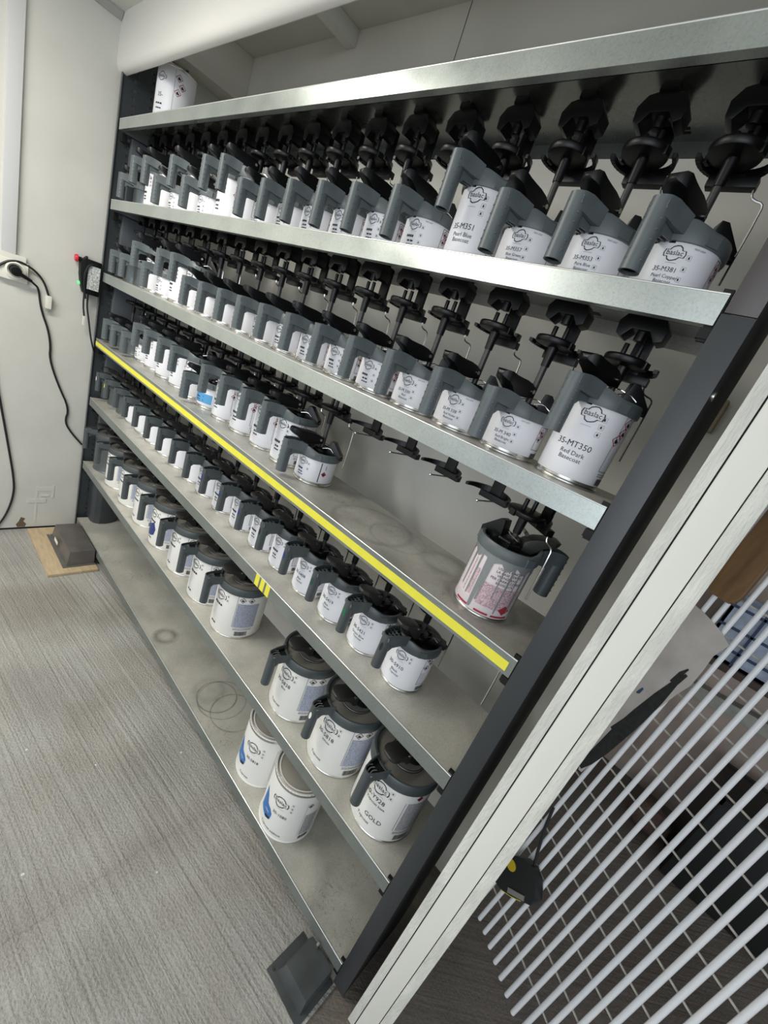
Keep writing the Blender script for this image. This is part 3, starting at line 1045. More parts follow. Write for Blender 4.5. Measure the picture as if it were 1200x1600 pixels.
    out['handle'] = mb.mesh('handle', [GREYS if kind == 'std' else GREYD, BLACKM])
    out['grip_ribs'] = rib.mesh('grip_ribs', [GREYS if kind != 'big' else mat('pale grey rib', (.22, .24, .24), .35)])
    # thumb lever: a curved black paddle
    mb = MB()
    if kind == 'std':
        up = [(-.0990, .0500), (-.0975, .0540), (-.0935, .0570), (-.0860, .0575), (-.0720, .0555), (-.0560, .0550), (-.0400, .0550), (-.0230, .0530), (-.0060, .0470)]
        lo = [(-.0990, .0480), (-.0965, .0450), (-.0920, .0430), (-.0850, .0410), (-.0740, .0360), (-.0640, .0290), (-.0460, .0260), (-.0260, .0270), (-.0060, .0310)]
        wmax, wend = .0165, .0110
    elif kind == 'plain':
        up = [(-.0830, .0560), (-.0815, .0590), (-.0780, .0605), (-.0700, .0600), (-.0600, .0580), (-.0480, .0550), (-.0360, .0520), (-.0260, .0470), (-.0170, .0400)]
        lo = [(-.0830, .0540), (-.0800, .0520), (-.0760, .0510), (-.0690, .0490), (-.0600, .0450), (-.0500, .0380), (-.0420, .0260), (-.0300, .0160), (-.0170, .0150)]
        wmax, wend = .0185, .0140
    else:
        up = [(y + .026, z) for y, z in ((-.1120, .0500), (-.1100, .0530), (-.1050, .0545), (-.0950, .0545), (-.0850, .0540), (-.0720, .0520), (-.0580, .0500), (-.0480, .0450), (-.0400, .0380))]
        lo = [(y + .026, z) for y, z in ((-.1120, .0480), (-.1090, .0460), (-.1040, .0450), (-.0950, .0440), (-.0850, .0420), (-.0740, .0360), (-.0640, .0280), (-.0520, .0150), (-.0400, .0120))]
        wmax, wend = .0230, .0190
    n = len(up)
    y0_, rr_ = up[0][0] - .0005, .016
    v = []
    for i in range(n):
        y = up[i][0]
        w = wmax * math.sqrt(max(.03, 1 - ((y0_ + rr_ - y) / rr_) ** 2)) if y < y0_ + rr_ else wmax + (wend - wmax) * (y - y0_ - rr_) / max(.01, up[-1][0] - y0_ - rr_)
        v += [(-w, up[i][0], h + up[i][1]), (w, up[i][0], h + up[i][1]), (w, lo[i][0], h + lo[i][1]), (-w, lo[i][0], h + lo[i][1])]
    f = [(0, 1, 2, 3), tuple(4 * (n - 1) + q for q in (3, 2, 1, 0))]
    for i in range(n - 1):
        for q in range(4):
            f.append((4 * i + q, 4 * i + (q + 1) % 4, 4 * i + 4 + (q + 1) % 4, 4 * i + 4 + q))
    mb.add(v, f)
    w = wend
    out['lever'] = mb.mesh('lever', [LEVER if kind != 'std' else BLACK], bevel=.0012)
    py, pz = (-.014, .041) if kind == 'std' else ((-.030, .044) if kind == 'plain' else (-.030, .045))
    out['pivot_pin'] = MB().cyl((-w - .003, py, h + pz), (w + .003, py, h + pz), .0036, seg=10).mesh('pivot_pin', [CHROME])
    # spout slider at the right rear
    mb = MB()
    ca = Matrix.Rotation(R_(45), 3, 'Z')
    for (u0, u1, zz) in ((.018, RR + .003, (.046 if kind == 'std' else .024)),):
        q = [(u0, h + .010), (u1, h + .006), (u1 + .002, h + .016), (u0 + .016, h + zz), (u0 + .006, h + zz)]
        v = []
        for s_ in (-.0125, .0125):
            v += [tuple(ca @ Vector((u, s_, z))) for u, z in q]
        n = len(q)
        mb.add(v, [(i, (i + 1) % n, n + (i + 1) % n, n + i) for i in range(n)] + [tuple(reversed(range(n))), tuple(range(n, 2 * n))])
    tip = ca @ Vector((RR + .008, 0, 0))
    mb.cyl((tip.x * .9, tip.y * .9, h + .009), (tip.x, tip.y, h + .009), .006, seg=10)
    out['spout_slider'] = mb.mesh('spout_slider', [BLACK], bevel=.0012)
    # thin return spring
    sp = MB().tube([(-.020, -.002, h + .024), (-.008, .016, h + .030), (.006, .010, h + .032), (.020, .022, h + .028), (.034, .030, h + .022)], .0011, seg=5, smooth=1)
    sp.tube([(.018, -.006, h + .022), (.026, .010, h + .028), (.038, .018, h + .020)], .0011, seg=5, smooth=1)
    out['return_spring'] = sp.mesh('return_spring', [CHROME])
    out['dims'] = (hd, tr, hz0, hz1)
    return out


def body_mesh(R, h, mt, sealed=False):
    mb = MB()
    if sealed:
        mb.lathe([(R - .004, .0), (R + .0012, .0), (R + .0018, .002), (R + .0012, .004), (R, .0055), (R, h - .012), (R - .001, h - .008), (R + .0012, h - .006),
                  (R + .0018, h - .002), (R, h), (R - .004, h - .001), (R - .005, h - .008), (R - .009, h - .0085), (R - .010, h - .003), (R - .013, h - .003),
                  (R - .015, h - .007), (.0001, h - .0065)], 56, cap0=True)
    else:
        mb.lathe([(R - .004, .0), (R + .0011, .0), (R + .0016, .0018), (R + .0011, .0042), (R - .0002, .0054), (R - .0004, h - .004), (R + .001, h - .002), (R - .002, h + .001)],
                 44, cap0=True)
    return mb.mesh('body', [mt])


def sleeve_mesh(R, z0, z1, mt, name='label_sleeve'):
    return MB().lathe([(R + .0001, z0), (R + .0003, z0 + .0005), (R + .0003, z1 - .0005), (R + .0001, z1)], 56).mesh(name, [mt])


STD_R, BIG_R = .0525, .0830
TYPES = {
    's': dict(R=STD_R, h=.0755, kind='std', art=art_35, paper=PAPER, name='short_tin'),
    't': dict(R=STD_R, h=.1325, kind='std', art=art_35, paper=PAPER, name='tall_tin'),
    'p': dict(R=STD_R, h=.1090, kind='plain', art=art_30, paper=PAPER, name='litre_tin'),
    'b': dict(R=BIG_R, h=.1720, kind='big', art=None, paper=PAPERW, name='large_tin'),
}
for k, t in TYPES.items():
    t['lid'] = lid_parts(t['R'], t['h'], t['kind'])
    t['body'] = body_mesh(t['R'], t['h'], TIN)
    t['bare'] = body_mesh(t['R'], t['h'], STEEL)
    t['sleeve'] = sleeve_mesh(t['R'], {'s': .0095, 't': .0095, 'p': .0070, 'b': .0060}[k], t['h'] - .006, t['paper'])
    t['blank'] = t['art'](t['R'], t['h'], None).mb.mesh('label_print', PRINTM, fix=False) if t['art'] else None
TYPES['b']['blank'] = art_big(BIG_R, .172, (None,) * 3, 'plain').mb.mesh('label_print', PRINTM, fix=False)
SHAFTS = {}


def tin(typ, x, y, z, rot, label, group, lines=None, bare=False, dot=None, coupling_z=None, style='plain', fillname=None):
    t = TYPES[typ]
    o = thing(fillname or t['name'], label, 'tin', (x, y, z), rot, group)
    b = link('body', t['bare'] if bare else t['body'], o)
    if not bare:
        sl = link('label_sleeve', t['sleeve'], o)
        if lines:
            me = art_line(t['R'], t['h'], None).mb.mesh('label_print', PRINTM, fix=False) if lines == 'line' else (art_big(t['R'], t['h'], lines, style) if typ == 'b' else t['art'](t['R'], t['h'], lines)).mb.mesh('label_print', PRINTM, fix=False)
        else:
            me = t['blank']
        lp = link('label_print', me, sl)
        lp['kind'] = 'stuff'
        sl.rotation_euler = (0, 0, -rot)                   # printed face looks out of the rack
    L = t['lid']
    ld = link('lid_ring', L['lid_ring'], o)
    link('lid_plate', L['lid_plate'], ld)
    link('spout_slider', L['spout_slider'], ld)
    link('return_spring', L['return_spring'], ld)
    hn = link('handle', L['handle'], o)
    link('grip_ribs', L['grip_ribs'], hn)
    if dot:
        hd, tr, hz0, hz1 = L['dims']
        mb = MB()
        n = 12
        c = Vector((0, -hd, hz1 - .030))
        v = [(tr + .0004) * Vector((math.sin(R_(16) + .30 * math.cos(q)), -math.cos(R_(16) + .30 * math.cos(q)), 0)) + c + Vector((0, 0, .0105 * math.sin(q)))
             for q in [2 * math.pi * i / n for i in range(n)]]
        mb.add(v, [tuple(range(n))])
        d = obj('colour_dot', mb, dot[1], hn)
        d['label'] = dot[0] + ' dot on the handle'
    lv = link('lever', L['lever'], o)
    link('pivot_pin', L['pivot_pin'], lv)
    if coupling_z is not None:
        key = (typ, round(coupling_z, 4))
        if key not in SHAFTS:
            SHAFTS[key] = shaft_mesh(coupling_z - .088, t['h'] + .018)
        sh = link('stirrer_shaft', SHAFTS[key], o)
        cp = link('coupling', COUPM, sh, (0, 0, coupling_z))
    return o


ORD = ['first', 'second', 'third', 'fourth', 'fifth', 'sixth', 'seventh', 'eighth', 'ninth', 'tenth', 'eleventh', 'twelfth', 'thirteenth',
       'fourteenth', 'fifteenth', 'sixteenth', 'seventeenth', 'eighteenth']
PITCH, X0 = .1215, .075
rows = {
    1: ('sttstsstsssssstsss', [.065, .182, .297, .431, .561, .690, .777, .892, 1.004, 1.139, 1.257, 1.376, 1.508, 1.624, 1.737, 1.844, 2.000, 2.110],
        'second shelf from the top', 'mixing tins on the second shelf from the top'),
    2: ('sststtsssssssssssT', [.033, .160, .298, .410, .541, .661, .769, .906, 1.040, 1.150, 1.268, 1.374, 1.490, 1.615, 1.744, 1.862, 1.979, 2.118],
        'third shelf from the top', 'mixing tins on the third shelf from the top'),
    3: ('sssttttstttts', [.036, .166, .300, .395, .531, .665, .785, .898, 1.020, 1.145, 1.273, 1.381, 1.511],
        'yellow taped shelf', 'mixing tins on the yellow taped shelf'),
    4: ('ppppppppppppppppp', [.051, .167, .300, .418, .530, .663, .777, .908, 1.029, 1.149, 1.270, 1.398, 1.509, 1.635, 1.745, 1.867, 1.999],
        'shelf just below the yellow tape', 'mixing tins on the shelf below the yellow tape'),
}
rows[1] = ('sttststtssssss' + 'tsss', *rows[1][1:])
CODES = {
    (3, 12): 'line',
    (1, 14): ('35-M351', 'Pearl Blue', 'Basecoat'), (1, 15): ('35-M357', 'Blue Green', 'Basecoat'), (1, 16): ('35-M353', 'Pure Blue', 'Basecoat'),
    (1, 17): ('35-M381', 'Pearl Copper', 'Basecoat'), (2, 17): ('35-MT350', 'Red Dark', 'Basecoat'),
    (2, 16): ('35-M 340', 'Red Bright', 'Basecoat'), (2, 15): ('35-M 338', 'Red Violet', 'Basecoat'), (2, 14): ('35-M 330', 'Red', 'Basecoat'),
    (4, 16): ('30-5910', 'Black', 'Topcoat'), (4, 15): ('30-5421', 'Green Blue', 'Topcoat'), (4, 14): ('30-5419', 'Blue', 'Topcoat'),
    (4, 13): ('30-5408', 'Blue', 'Topcoat'),
}
DOTS = {(4, 0): ('white', PAPERW), (4, 1): ('yellow', TAPE), (4, 9): ('dark blue', INKN), (4, 10): ('dark blue', INKN), (4, 11): ('navy', INKN), (4, 12): ('black', INK),
        (4, 13): ('navy blue', INKN), (4, 14): ('dark green', mat('dark green paint', (.01, .06, .04), .4)), (4, 15): ('green', mat('green paint', (.01, .16, .07), .4)),
        (4, 16): ('black', INK)}
BARE = {(1, 0), (2, 0), (3, 0), (4, 0), (2, 1), (3, 1), (4, 1)}
NOUN = {'s': 'short white mixing tin', 't': 'tall white mixing tin', 'p': 'white litre mixing tin', 'b': 'large white mixing tin'}
for r, (seq, xs, where, grp) in rows.items():
    for k, ch in enumerate(seq):
        ch = ch.lower()
        slot = X0 + PITCH * k
        x = slot + max(-.0022, min(.0022, (xs[k] + .020 - slot)))
        bare = (r, k) in BARE
        noun = NOUN[ch]
        if bare:
            noun = 'bare steel mixing tin'
        lab = '%s, %s from left on the %s' % (noun, ORD[k], where)
        rot = -R_(15 if r < 4 else 11) + random.uniform(-.05, .05)
        dot = DOTS.get((r, k))
        tin(ch, x, .108 + random.uniform(-.002, .002), ZS[r], rot, lab, grp, CODES.get((r, k)), bare, dot, ZS[r - 1] - ZS[r])

# blue smear tin on the taped shelf
for o in bpy.data.objects:
    if o.get('label', '').startswith('short white mixing tin, eighth from left on the yellow'):
        obj('paint_smear', sleeve_mesh_obj := MB().lathe([(STD_R + .0006, .018), (STD_R + .0006, .050)], 20, a0=R_(-20), a1=R_(75)), mat('sky blue paint', (.10, .36, .66), .35), o)['label'] = 'wet blue paint band around the tin'
        o['label'] = 'short tin with a blue paint band, eighth from the left on the yellow taped shelf'

# grey streaked tin at the right end of the taped shelf, handle turned to the right
G = thing('streaked_tin', 'pink labelled tin streaked with grey paint, alone at the right of the yellow taped shelf', 'tin', (2.112, .092, ZS[3]), R_(128))
GR, Gh = .0555, .128
link('body', body_mesh(GR, Gh, TIN), G)
sl = link('label_sleeve', sleeve_mesh(GR, .006, Gh - .004, PINKW), G)
sl.rotation_euler = (0, 0, -R_(128))
a = Art(GR)
a.rect(a.U(6), a.U(82), .024, .070, 0, .0001)
a.rect(a.U(-52), a.U(-8), .026, .100, 1, .0001)
for d0, d1 in ((-36, -6), (10, 38), (44, 82)):
    a.rect(a.U(d0), a.U(d1), .0085, .0125, 2)
for i, tx in enumerate(('USE EN RINCER', 'LA BASE VERNIS', 'VERNIZ BASE', 'PER CARROZZERIA', 'BASISLACK')):
    a.text(tx, 42, .102 - i * .0070, .0068, 3)
a.rect(a.U(-30), a.U(-27), .03, .10, 0); a.rect(a.U(-18), a.U(-10), .03, .085, 0)
u = a.U(66)
a.poly([(u - .013, .026), (u, .016), (u + .013, .026), (u, .037)], 2, .0005)
link('label_print', a.mb.mesh('label_print', [PINK, PINKW, INKR, INK], fix=False), sl)
dr = Art(GR)
rr = random.Random(11)
for d, w, zb_ in ((-62, .004, .02), (-38, .0022, .04), (-20, .002, .03), (-3, .0058, .012), (4, .003, .03), (30, .0016, .045), (46, .0022, .018), (60, .0014, .06), (72, .0026, .025), (88, .004, .02)):
    uu = dr.U(d)
    dr.poly([(uu - w * .5, zb_), (uu, zb_ - .003), (uu + w * .5, zb_), (uu + w, .124), (uu - w, .124)], 0, .0009)
dr.poly([(dr.U(-90 + 10 * i), .108 + .006 * math.sin(i * 1.9)) for i in range(21)] + [(dr.U(110 - 10 * i), .125) for i in range(21)], 0, .0007)
link('paint_drips', dr.mb.mesh('paint_drips', [DRIP], fix=False), sl)
GL = lid_parts(GR, Gh, 'std')
ld = link('lid_ring', GL['lid_ring'], G)
for nm in ('lid_plate', 'spout_slider', 'return_spring'):
    link(nm, GL[nm], ld)
hn = link('handle', GL['handle'], G)
link('grip_ribs', GL['grip_ribs'], hn)
lv = link('lever', lid_parts(GR, Gh - .014, 'plain')['lever'], G)
link('pivot_pin', GL['pivot_pin'], lv)
sh = link('stirrer_shaft', shaft_mesh(.2832 - .088, Gh + .018), G)
link('coupling', COUPM, sh, (0, 0, .2832), R_(-60))

# large tins
BX0, BP = .092, .1845
bigs = [(k, BX0 + BP * k) for k in range(12) if k != 8]
for idx, (k, x) in enumerate(bigs):
    lines, style, bare, dot = None, 'plain', k == 0, None
    fromr = len(bigs) - 1 - idx
    lab = '%s, %s from left on the second shelf from the floor' % ('large bare steel tin' if bare else 'large white tin', ORD[idx])
    if k == 11:
        lines, style = ('30-Y928', 'Topcoat base', 'Topcoat'), 'gold'
        lab = 'large white tin marked GOLD by hand, rightmost on the second shelf from the floor'
    elif k == 10:
        lines = ('30-5818', 'White', 'Topcoat')
        dot = ('white', PAPERW)
        lab = 'large white tin with a white handle dot, second from right, second shelf from floor'
    elif k == 9:
        lines = ('30-5838', 'Blue', 'Topcoat')
    o = tin('b', x + random.uniform(-.003, .003), .104, ZS[5], -R_(12) + random.uniform(-.05, .05), lab, 'large tins on the second shelf from the floor', lines, bare, dot,
            ZS[4] - ZS[5], style)
    if k == 4:
        sm = Art(BIG_R)
        sm.poly([(sm.U(-18), .046), (sm.U(-6), .036), (sm.U(14), .040), (sm.U(28), .050), (sm.U(32), .076), (sm.U(24), .104), (sm.U(8), .088), (sm.U(-12), .096)], 0, .0008)
        sm.poly([(sm.U(-10), .016), (sm.U(-6), .018), (sm.U(-2), .040), (sm.U(-9), .042)], 0, .0008)
        link('paint_smear', sm.mb.mesh('paint_smear', [INKN], fix=False), o)['label'] = 'navy blue paint smear'
        o['label'] = 'large tin smeared with navy paint, fifth from left on second shelf from floor'

# sealed tins
SB = body_mesh(.0845, .205, PAPERW, True)
SLID = MB().lathe([(.0795, .1990), (.0770, .2005), (.0755, .1995), (.0735, .1985), (.0700, .2000), (.0001, .2005)], 48).mesh('tin_lid', [mat('beige tin lid', (.44, .41, .36), .35, .4)])
RIM = MB().lathe([(.0850, .1925), (.0866, .1950), (.0868, .2015), (.0852, .2045), (.0805, .2040), (.0798, .1990)], 48)
RIMM = RIM.mesh('rim', [TIN])
for x, y, rz, ln, lab in ((1.706, .108, 0, ('30-5818', 'Topcoat'), 'sealed white tin with a blue car picture, behind its twin on the bottom shelf'),
                          (1.880, .088, R_(3), ('30-1080', 'Topcoat additive'), 'sealed white tin with a blue car picture, nearest on the bottom shelf')):
    o = thing('sealed_tin', lab, 'tin', (x, y, ZS[6]), rz, 'sealed tins on the bottom shelf')
    link('body', SB, o)
    link('rim', RIMM, o)
    link('tin_lid', SLID, o)
    link('label_print', art_sealed(.0847, ln).mb.mesh('label_print', PRINTM, fix=False), o)
o = thing('sealed_tin', 'white tin standing alone on the top shelf beside the left upright', 'tin', (.196, .112, ZS[0]))
a = Art(.064)
a.logo(22, .150, .036); a.text('35-', 24, .090, .018); a.dashes(22, .066, .030, .005, 3); a.dashes(22, .052, .026, .004, 3)
a.rect(a.U(64), a.U(64.6), .02, .185, 0)
a.diamond(76, .165, .012); a.diamond(88, .143, .012); a.diamond(76, .121, .012)
sl = link('body', body_mesh(.064, .195, TIN), o)
ls = link('label_sleeve', sleeve_mesh(.064, .006, .189, PAPER), o)
link('label_print', a.mb.mesh('label_print', PRINTM, fix=False), ls)
RM = MB().lathe([(.0643, .189), (.0661, .1915), (.0661, .195), (.0645, .197), (.0585, .196), (.0565, .190), (.0001, .190)], 48)
obj('rim', RM, TIN, o)

# drive heads under the shelves (fixed to the rack)


def head(x, y, z, wire, pin=False):
    h = link('drive_head', HEADM, rack, (x, y, z))
    link('yoke', YOKEM, h)
    if wire:
        link('spring_wire', WIREM if wire == 2 else WIRES, h)
    if pin:
        link('pin', PINM, h)
    return h


for r in (1, 2, 3, 4):
    for k in range(18):
        empty = (r == 3 and 13 <= k <= 16)
        y = .108
        x = X0 + PITCH * k
        if r == 3 and k == 17:
            x, y = 2.112, .092
        hd_ = head(x, y, ZS[r - 1], 0 if empty else 2, empty)
        if r == 3 and k == 17:
            hd_.rotation_euler.z = R_(-35)
for k in range(12):
    head(BX0 + BP * k, .104, ZS[4], 1)

# ------------------------------------------------------------------ left wall: control box, socket, cables
cb = thing('control_box', 'black control box with red stop button on the front of the left upright', 'control box', (-.004, -.004, 1.20))
mb = MB().box(-.046, -.002, -.056, -.002, .0, .140)
obj('casing', mb, BLACK, cb, bevel=.005)
obj('front_cover', MB().prism([(-.076, .120), (-.052, .150), (-.050, .006), (-.058, .0), (-.068, .030), (-.074, .070)], -.044, -.010, lambda u, v, h: (h, u, v)), BLACKM, cb, bevel=.003)
obj('data_sticker', MB().box(-.0019, -.0012, -.050, -.006, .022, .118), STICK, cb)
obj('stop_button', MB().cyl((-.028, -.070, .128), (-.028, -.086, .128), .009, seg=16), BLACKM, cb)
obj('button_cap', MB().cyl((-.028, -.084, .128), (-.028, -.094, .128), .0155, .013, seg=20), RED, cb, bevel=.002)
obj('indicator', MB().cyl((-.020, -.072, .036), (-.020, -.079, .034), .007, seg=12), GREEN, cb)
obj('strap_cable', MB().tube([(-.004, -.020, .128), (.002, -.046, .122), (.003, -.060, .092), (.002, -.062, .050), (-.002, -.056, .010), (-.004, -.050, -.02)], .0042, seg=8, smooth=2), CABLE, cb)
obj('outlet_cable', MB().tube([(-.012, -.040, .004), (-.012, -.040, -.05), (-.010, -.030, -.10), (-.006, -.018, -.17), (-.004, -.008, -.21), (-.012, .004, -.24)], .0036, seg=8, smooth=2)
    .tube([(-.020, -.052, .004), (-.020, -.052, -.05), (-.016, -.046, -.095)], .0036, seg=8, smooth=1), CABLE, cb)
obj('cable_tag', MB().box(-.020, -.012, -.050, -.042, -.135, -.095), SOCK, cb, bevel=.001)

so = thing('wall_socket', 'ivory wall socket with a black plug on the left wall', 'socket', (-.05, -.285, 1.205))
obj('back_box', MB().box(.0, .020, -.05, .040, -.040, .036), SOCK, so, bevel=.004)
sk = MB()
sk.lathe([(.032, .0), (.032, .010), (.026, .012), (.024, .006), (.0001, .006)], 28)
sk.v = [(.018 + z, x, y) for x, y, z in sk.v]
obj('socket_ring', sk, SOCK, so)
pc = thing('power_cable', 'black power cable from the wall socket down to the rack', 'cable', (-.05, -.285, 1.205))
pk = MB().cyl((.024, .0, .0), (.048, .0, -.002), .0215, .017, seg=18).cyl((.040, .004, -.004), (.030, .050, -.022), .009, .006, seg=10)
obj('plug', pk, BLACK, pc, bevel=.003)
cpts = [(.030, .045, -.020), (.020, .060, -.030), (.008, .077, -.042), (.006, .086, -.103), (.006, .095, -.139), (.006, .118, -.200), (.006, .130, -.265), (.006, .129, -.323),
        (.006, .166, -.432), (.006, .218, -.545), (.006, .203, -.612), (.006, .240, -.672), (.010, .283, -.722)]
obj('flex', MB().tube(cpts, .0042, seg=8, smooth=2), CABLE, pc)
pc2 = thing('loose_plug', 'black cable looping over the socket, ending in a loose white plug', 'cable', (-.05, -.285, 1.205))
obj('flex', MB().tube([(.012, -.16, -.06), (.020, -.075, -.03), (.026, -.030, .022), (.026, -.006, .034), (.020, .022, .036), (.012, .063, .021), (.008, .094, -.011), (.010, .111, -.061)],
                      .0042, seg=8, smooth=2), CABLE, pc2)
wpk = MB().box(.001, .022, .101, .121, -.112, -.060)
obj('plug', wpk, SOCK, pc2, bevel=.004)
obj('prong', MB().box(.008, .010, .104, .1065, -.128, -.112).box(.008, .010, .112, .1145, -.128, -.112), CHROME, pc2)
pc3 = obj('hanging_cable', MB().tube([(-.046, -.345, .90), (-.045, -.330, .76), (-.045, -.314, .656), (-.045, -.294, .531), (-.045, -.275, .408), (-.045, -.258, .294), (-.045, -.253, .209),
                                      (-.045, -.273, .104), (-.045, -.310, .02), (-.040, -.345, .006)], .0042, seg=8, smooth=2), CABLE)
tag(pc3, 'black cable hanging in a bow down the left wall at the frame edge', 'cable')

# ------------------------------------------------------------------ mesh panel in the right-hand room and what hangs on it
P0 = Vector((2.4036, .4229, .0415))
gv = Vector((.02618, -.01647, 0))
bv = Vector((.061444, .18149, 1.0))
nv = Vector((-.52348534, -.83210967, .18318462))


def gp(k, z, off=0.0):
    return P0 + gv * k + bv * (z - P0.z) + nv * off


gate = thing('mesh_panel', 'leaning white wire mesh panel beside the white wall post', 'panel', tuple(P0))
ZT = 2.0
for k in range(-1, 24):
    zt = ZT
    p0, p1 = gp(k, max(.0415, .0415 + (2.3925 - 2.4036 - .02618 * k) / .061444)) - P0, gp(k, zt) - P0
    link('vertical_bar', MB().cyl(p0, p1, .0060, seg=10).mesh('vertical_bar', [BARW]), gate)
for k in range(-4, -1):
    zb_ = .0415 + (2.3925 - 2.4036 - .02618 * k) / .061444
    link('vertical_bar', MB().cyl(gp(k, zb_) - P0, gp(k, ZT) - P0, .0060, seg=10).mesh('vertical_bar', [BARW]), gate)
for i in range(21):
    z = .130 + .0868 * i
    k0 = max(-4.3, (2.3900 - 2.4036 - .061444 * (z - .0415)) / .02618)
    link('cross_wire', MB().cyl(gp(k0, z, -.0074) - P0, gp(23.4, z - .0021 * 24 * .0, -.0074) - P0, .0025, seg=7).mesh('cross_wire', [BARD]), gate)

shp = [(-1.9, 1.107), (-.7, 1.103), (.28, 1.096), (1.2, 1.088), (2.01, 1.074), (1.7, 1.034), (1.8, .993), (1.82, .949), (1.51, .911), (1.12, .847), (.77, .764), (.14, .655), (-.11, .586),
       (-.40, .583), (-.62, .60), (-.9, .70), (-1.3, .86)]
mb = MB()
mb.prism(shp[::-1], .0085, .0097, lambda k, z, h: tuple(gp(k, z, h + .003)))
sheet = obj('cover_sheet', mb, FILM)
tag(sheet, 'torn grey brown sheet with black brush strokes hanging on the mesh panel', 'sheet')


def stroke(pts, w, h=.0):
    m = MB()
    L_, Rr = [], []
    for i, (k, z, s) in enumerate(pts):
        a = Vector(pts[max(0, i - 1)][:2]); b = Vector(pts[min(len(pts) - 1, i + 1)][:2])
        d = Vector(((b.x - a.x) * .031, b.y - a.y)).normalized()
        L_.append((k - d.y * w * s / .031, z + d.x * w * s)); Rr.append((k + d.y * w * s / .031, z - d.x * w * s))
    for i in range(len(pts) - 1):
        q = [L_[i], Rr[i], Rr[i + 1], L_[i + 1]]
        m.add([tuple(gp(k, z, .0128 + h + .0005)) for k, z in q], [(0, 1, 2, 3)])
    return m


sm = stroke([(1.2, .962, .25), (.95, .930, .5), (.75, .875, 1.0), (.50, .81, 1.3), (.20, .74, 1.35), (.0, .68, 1.2), (-.25, .625, .9), (-.45, .592, .4)], .0135)
s2 = stroke([(.62, .845, .6), (.30, .815, .7), (-.1, .775, .6), (-.5, .730, .4)], .0065, .0002)
sm.add(s2.v, s2.f)
s3 = stroke([(1.05, .975, .3), (.85, .955, .9), (.62, .925, .3)], .006, .0002)
sm.add(s3.v, s3.f)
obj('brush_stroke', sm, SMEAR, sheet)
obj('pen_mark', stroke([(-.55, .865, .6), (-.62, .850, 1.0), (-.72, .845, .5)], .004, .0002), PENBLUE, sheet)

mb = MB()
bp_ = [(-1.45, 1.162), (-1.1, 1.150), (.20, 1.150), (.55, 1.156), (.75, 1.175), (.72, 1.9), (-1.6, 1.9), (-1.6, 1.185)]
mb.prism([(k, z) for k, z in bp_][::-1], .008, .024, lambda k, z, h: tuple(gp(k, z, h)))
tag(obj('wooden_paddle', mb, BROWN, bevel=.002), 'brown varnished wooden board with rounded end on the mesh panel', 'board')

tm = thing('tape_measure', 'black tape measure with yellow button hanging by its strap from the mesh panel', 'tape measure', tuple(gp(1.6, .26, .0)))
T0 = gp(1.6, .26, .0)
cs = [(-.02, .190), (-.12, .222), (.05, .258), (.55, .288), (1.2, .311), (2.0, .322), (2.7, .318), (3.3, .303), (3.75, .285), (3.72, .262), (2.9, .236), (2.2, .213), (1.3, .190), (.6, .183)]
mb = MB().prism(cs[::-1], .010, .040, lambda k, z, h: tuple(gp(k, z, h) - T0))
obj('case', mb, mat('black rubber case', (.012, .012, .013), .5), tm, bevel=.006)
ov = [(.80 + .50 * math.cos(t) - .08 * math.sin(t), .263 + .0135 * math.sin(t) + .004 * math.cos(t)) for t in [2 * math.pi * i / 18 for i in range(18)]]
obj('lock_button', MB().prism(ov, .039, .0425, lambda k, z, h: tuple(gp(k, z, h) - T0)), mat('yellow button', (.62, .46, .02), .4), tm)
cl_ = [(1.75, .224), (3.05, .262), (3.25, .252), (1.95, .213)]
obj('belt_clip', MB().prism(cl_, .040, .0445, lambda k, z, h: tuple(gp(k, z, h) - T0)), mat('dull steel clip', (.42, .41, .37), .35, .7), tm, bevel=.001)
obj('blade_edge', MB().tube([gp(.50, .180, .030) - T0, gp(1.3, .187, .030) - T0, gp(2.2, .210, .030) - T0, gp(2.9, .233, .030) - T0], .0016, seg=6), TAPE, tm)
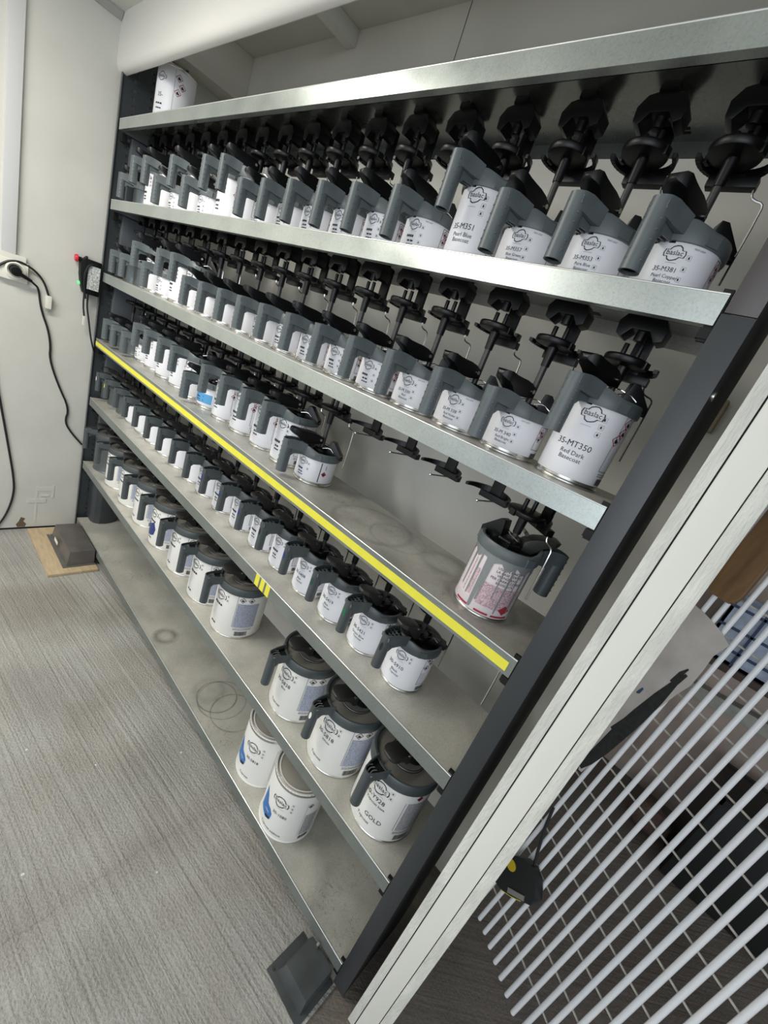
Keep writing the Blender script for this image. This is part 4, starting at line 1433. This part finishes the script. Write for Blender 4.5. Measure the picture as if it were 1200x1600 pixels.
obj('strap', MB().tube([gp(1.9, .317, .022) - T0, gp(1.25, .345, .014) - T0, gp(.55, .395, .0125) - T0, gp(.05, .446, .0112) - T0, gp(-.02, .454, .0112) - T0], .0042, seg=8), CABLE, tm)

# things behind the panel
tb = obj('timber_rail', MB().box(2.50, 3.45, 1.545, 1.60, .548, .603, rot=Matrix.Rotation(R_(-4), 3, 'Y'), piv=(2.6, 1.5, .6)), TIMB, bevel=.003)
tag(tb, 'grey painted timber rail across the brown wall behind the mesh panel', 'timber')
cr = thing('blue_crate', 'pale blue plastic crate on the timber rail behind the mesh panel', 'crate', (2.78, 1.43, .80))
mb = MB().box(-.22, .40, -.05, .12, .0, .012).box(-.22, .40, -.05, -.04, 0, .24).box(-.22, -.21, -.05, .12, 0, .24).box(.39, .40, -.05, .12, 0, .24).box(-.22, .40, .11, .12, 0, .24)
obj('crate_body', mb, CRATE, cr)
for i in range(4):
    obj('crate_rib', MB().box(-.12 + i * .13, -.112 + i * .13, -.056, -.05, .0, .24), BLUED, cr)
for i in range(3):
    obj('crate_rib', MB().box(-.22, .40, -.056, -.05, .05 + i * .08, .060 + i * .08), BLUED, cr)
sb = obj('wall_shelf', MB().box(2.52, 3.4, 1.36, 1.60, .772, .7995), mat('dark brown shelf wood', (.07, .045, .035), .6), bevel=.002)
tag(sb, 'dark brown wall shelf under the blue crate', 'shelf')
bn = thing('black_bin', 'black open bin on the floor behind the mesh panel', 'bin', (3.02, 1.33, 0))
mb = MB()
mb.prism([(-.17, -.13), (.17, -.13), (.17, .13), (-.17, .13)], 0, .42)
obj('bin_body', mb, BIN, bn, bevel=.008)
obj('bin_rim', MB().box(-.18, .18, -.14, -.128, .40, .425).box(-.18, .18, .128, .14, .40, .425).box(-.18, -.168, -.14, .14, .40, .425).box(.168, .18, -.14, .14, .40, .425), BIN, bn)
gl = MB()
gl.lathe([(.0001, .0), (.05, .005), (.072, .03), (.070, .075), (.045, .115), (.0001, .125)], 18)
gl.v = [(x * 1.1, y * .7, z) for x, y, z in gl.v]
rg = obj('striped_cap', gl, CLOTH)
rg.location = (2.765, 1.36, .0)
tag(rg, 'brown striped woollen cap on the floor beside the black bin', 'cap')
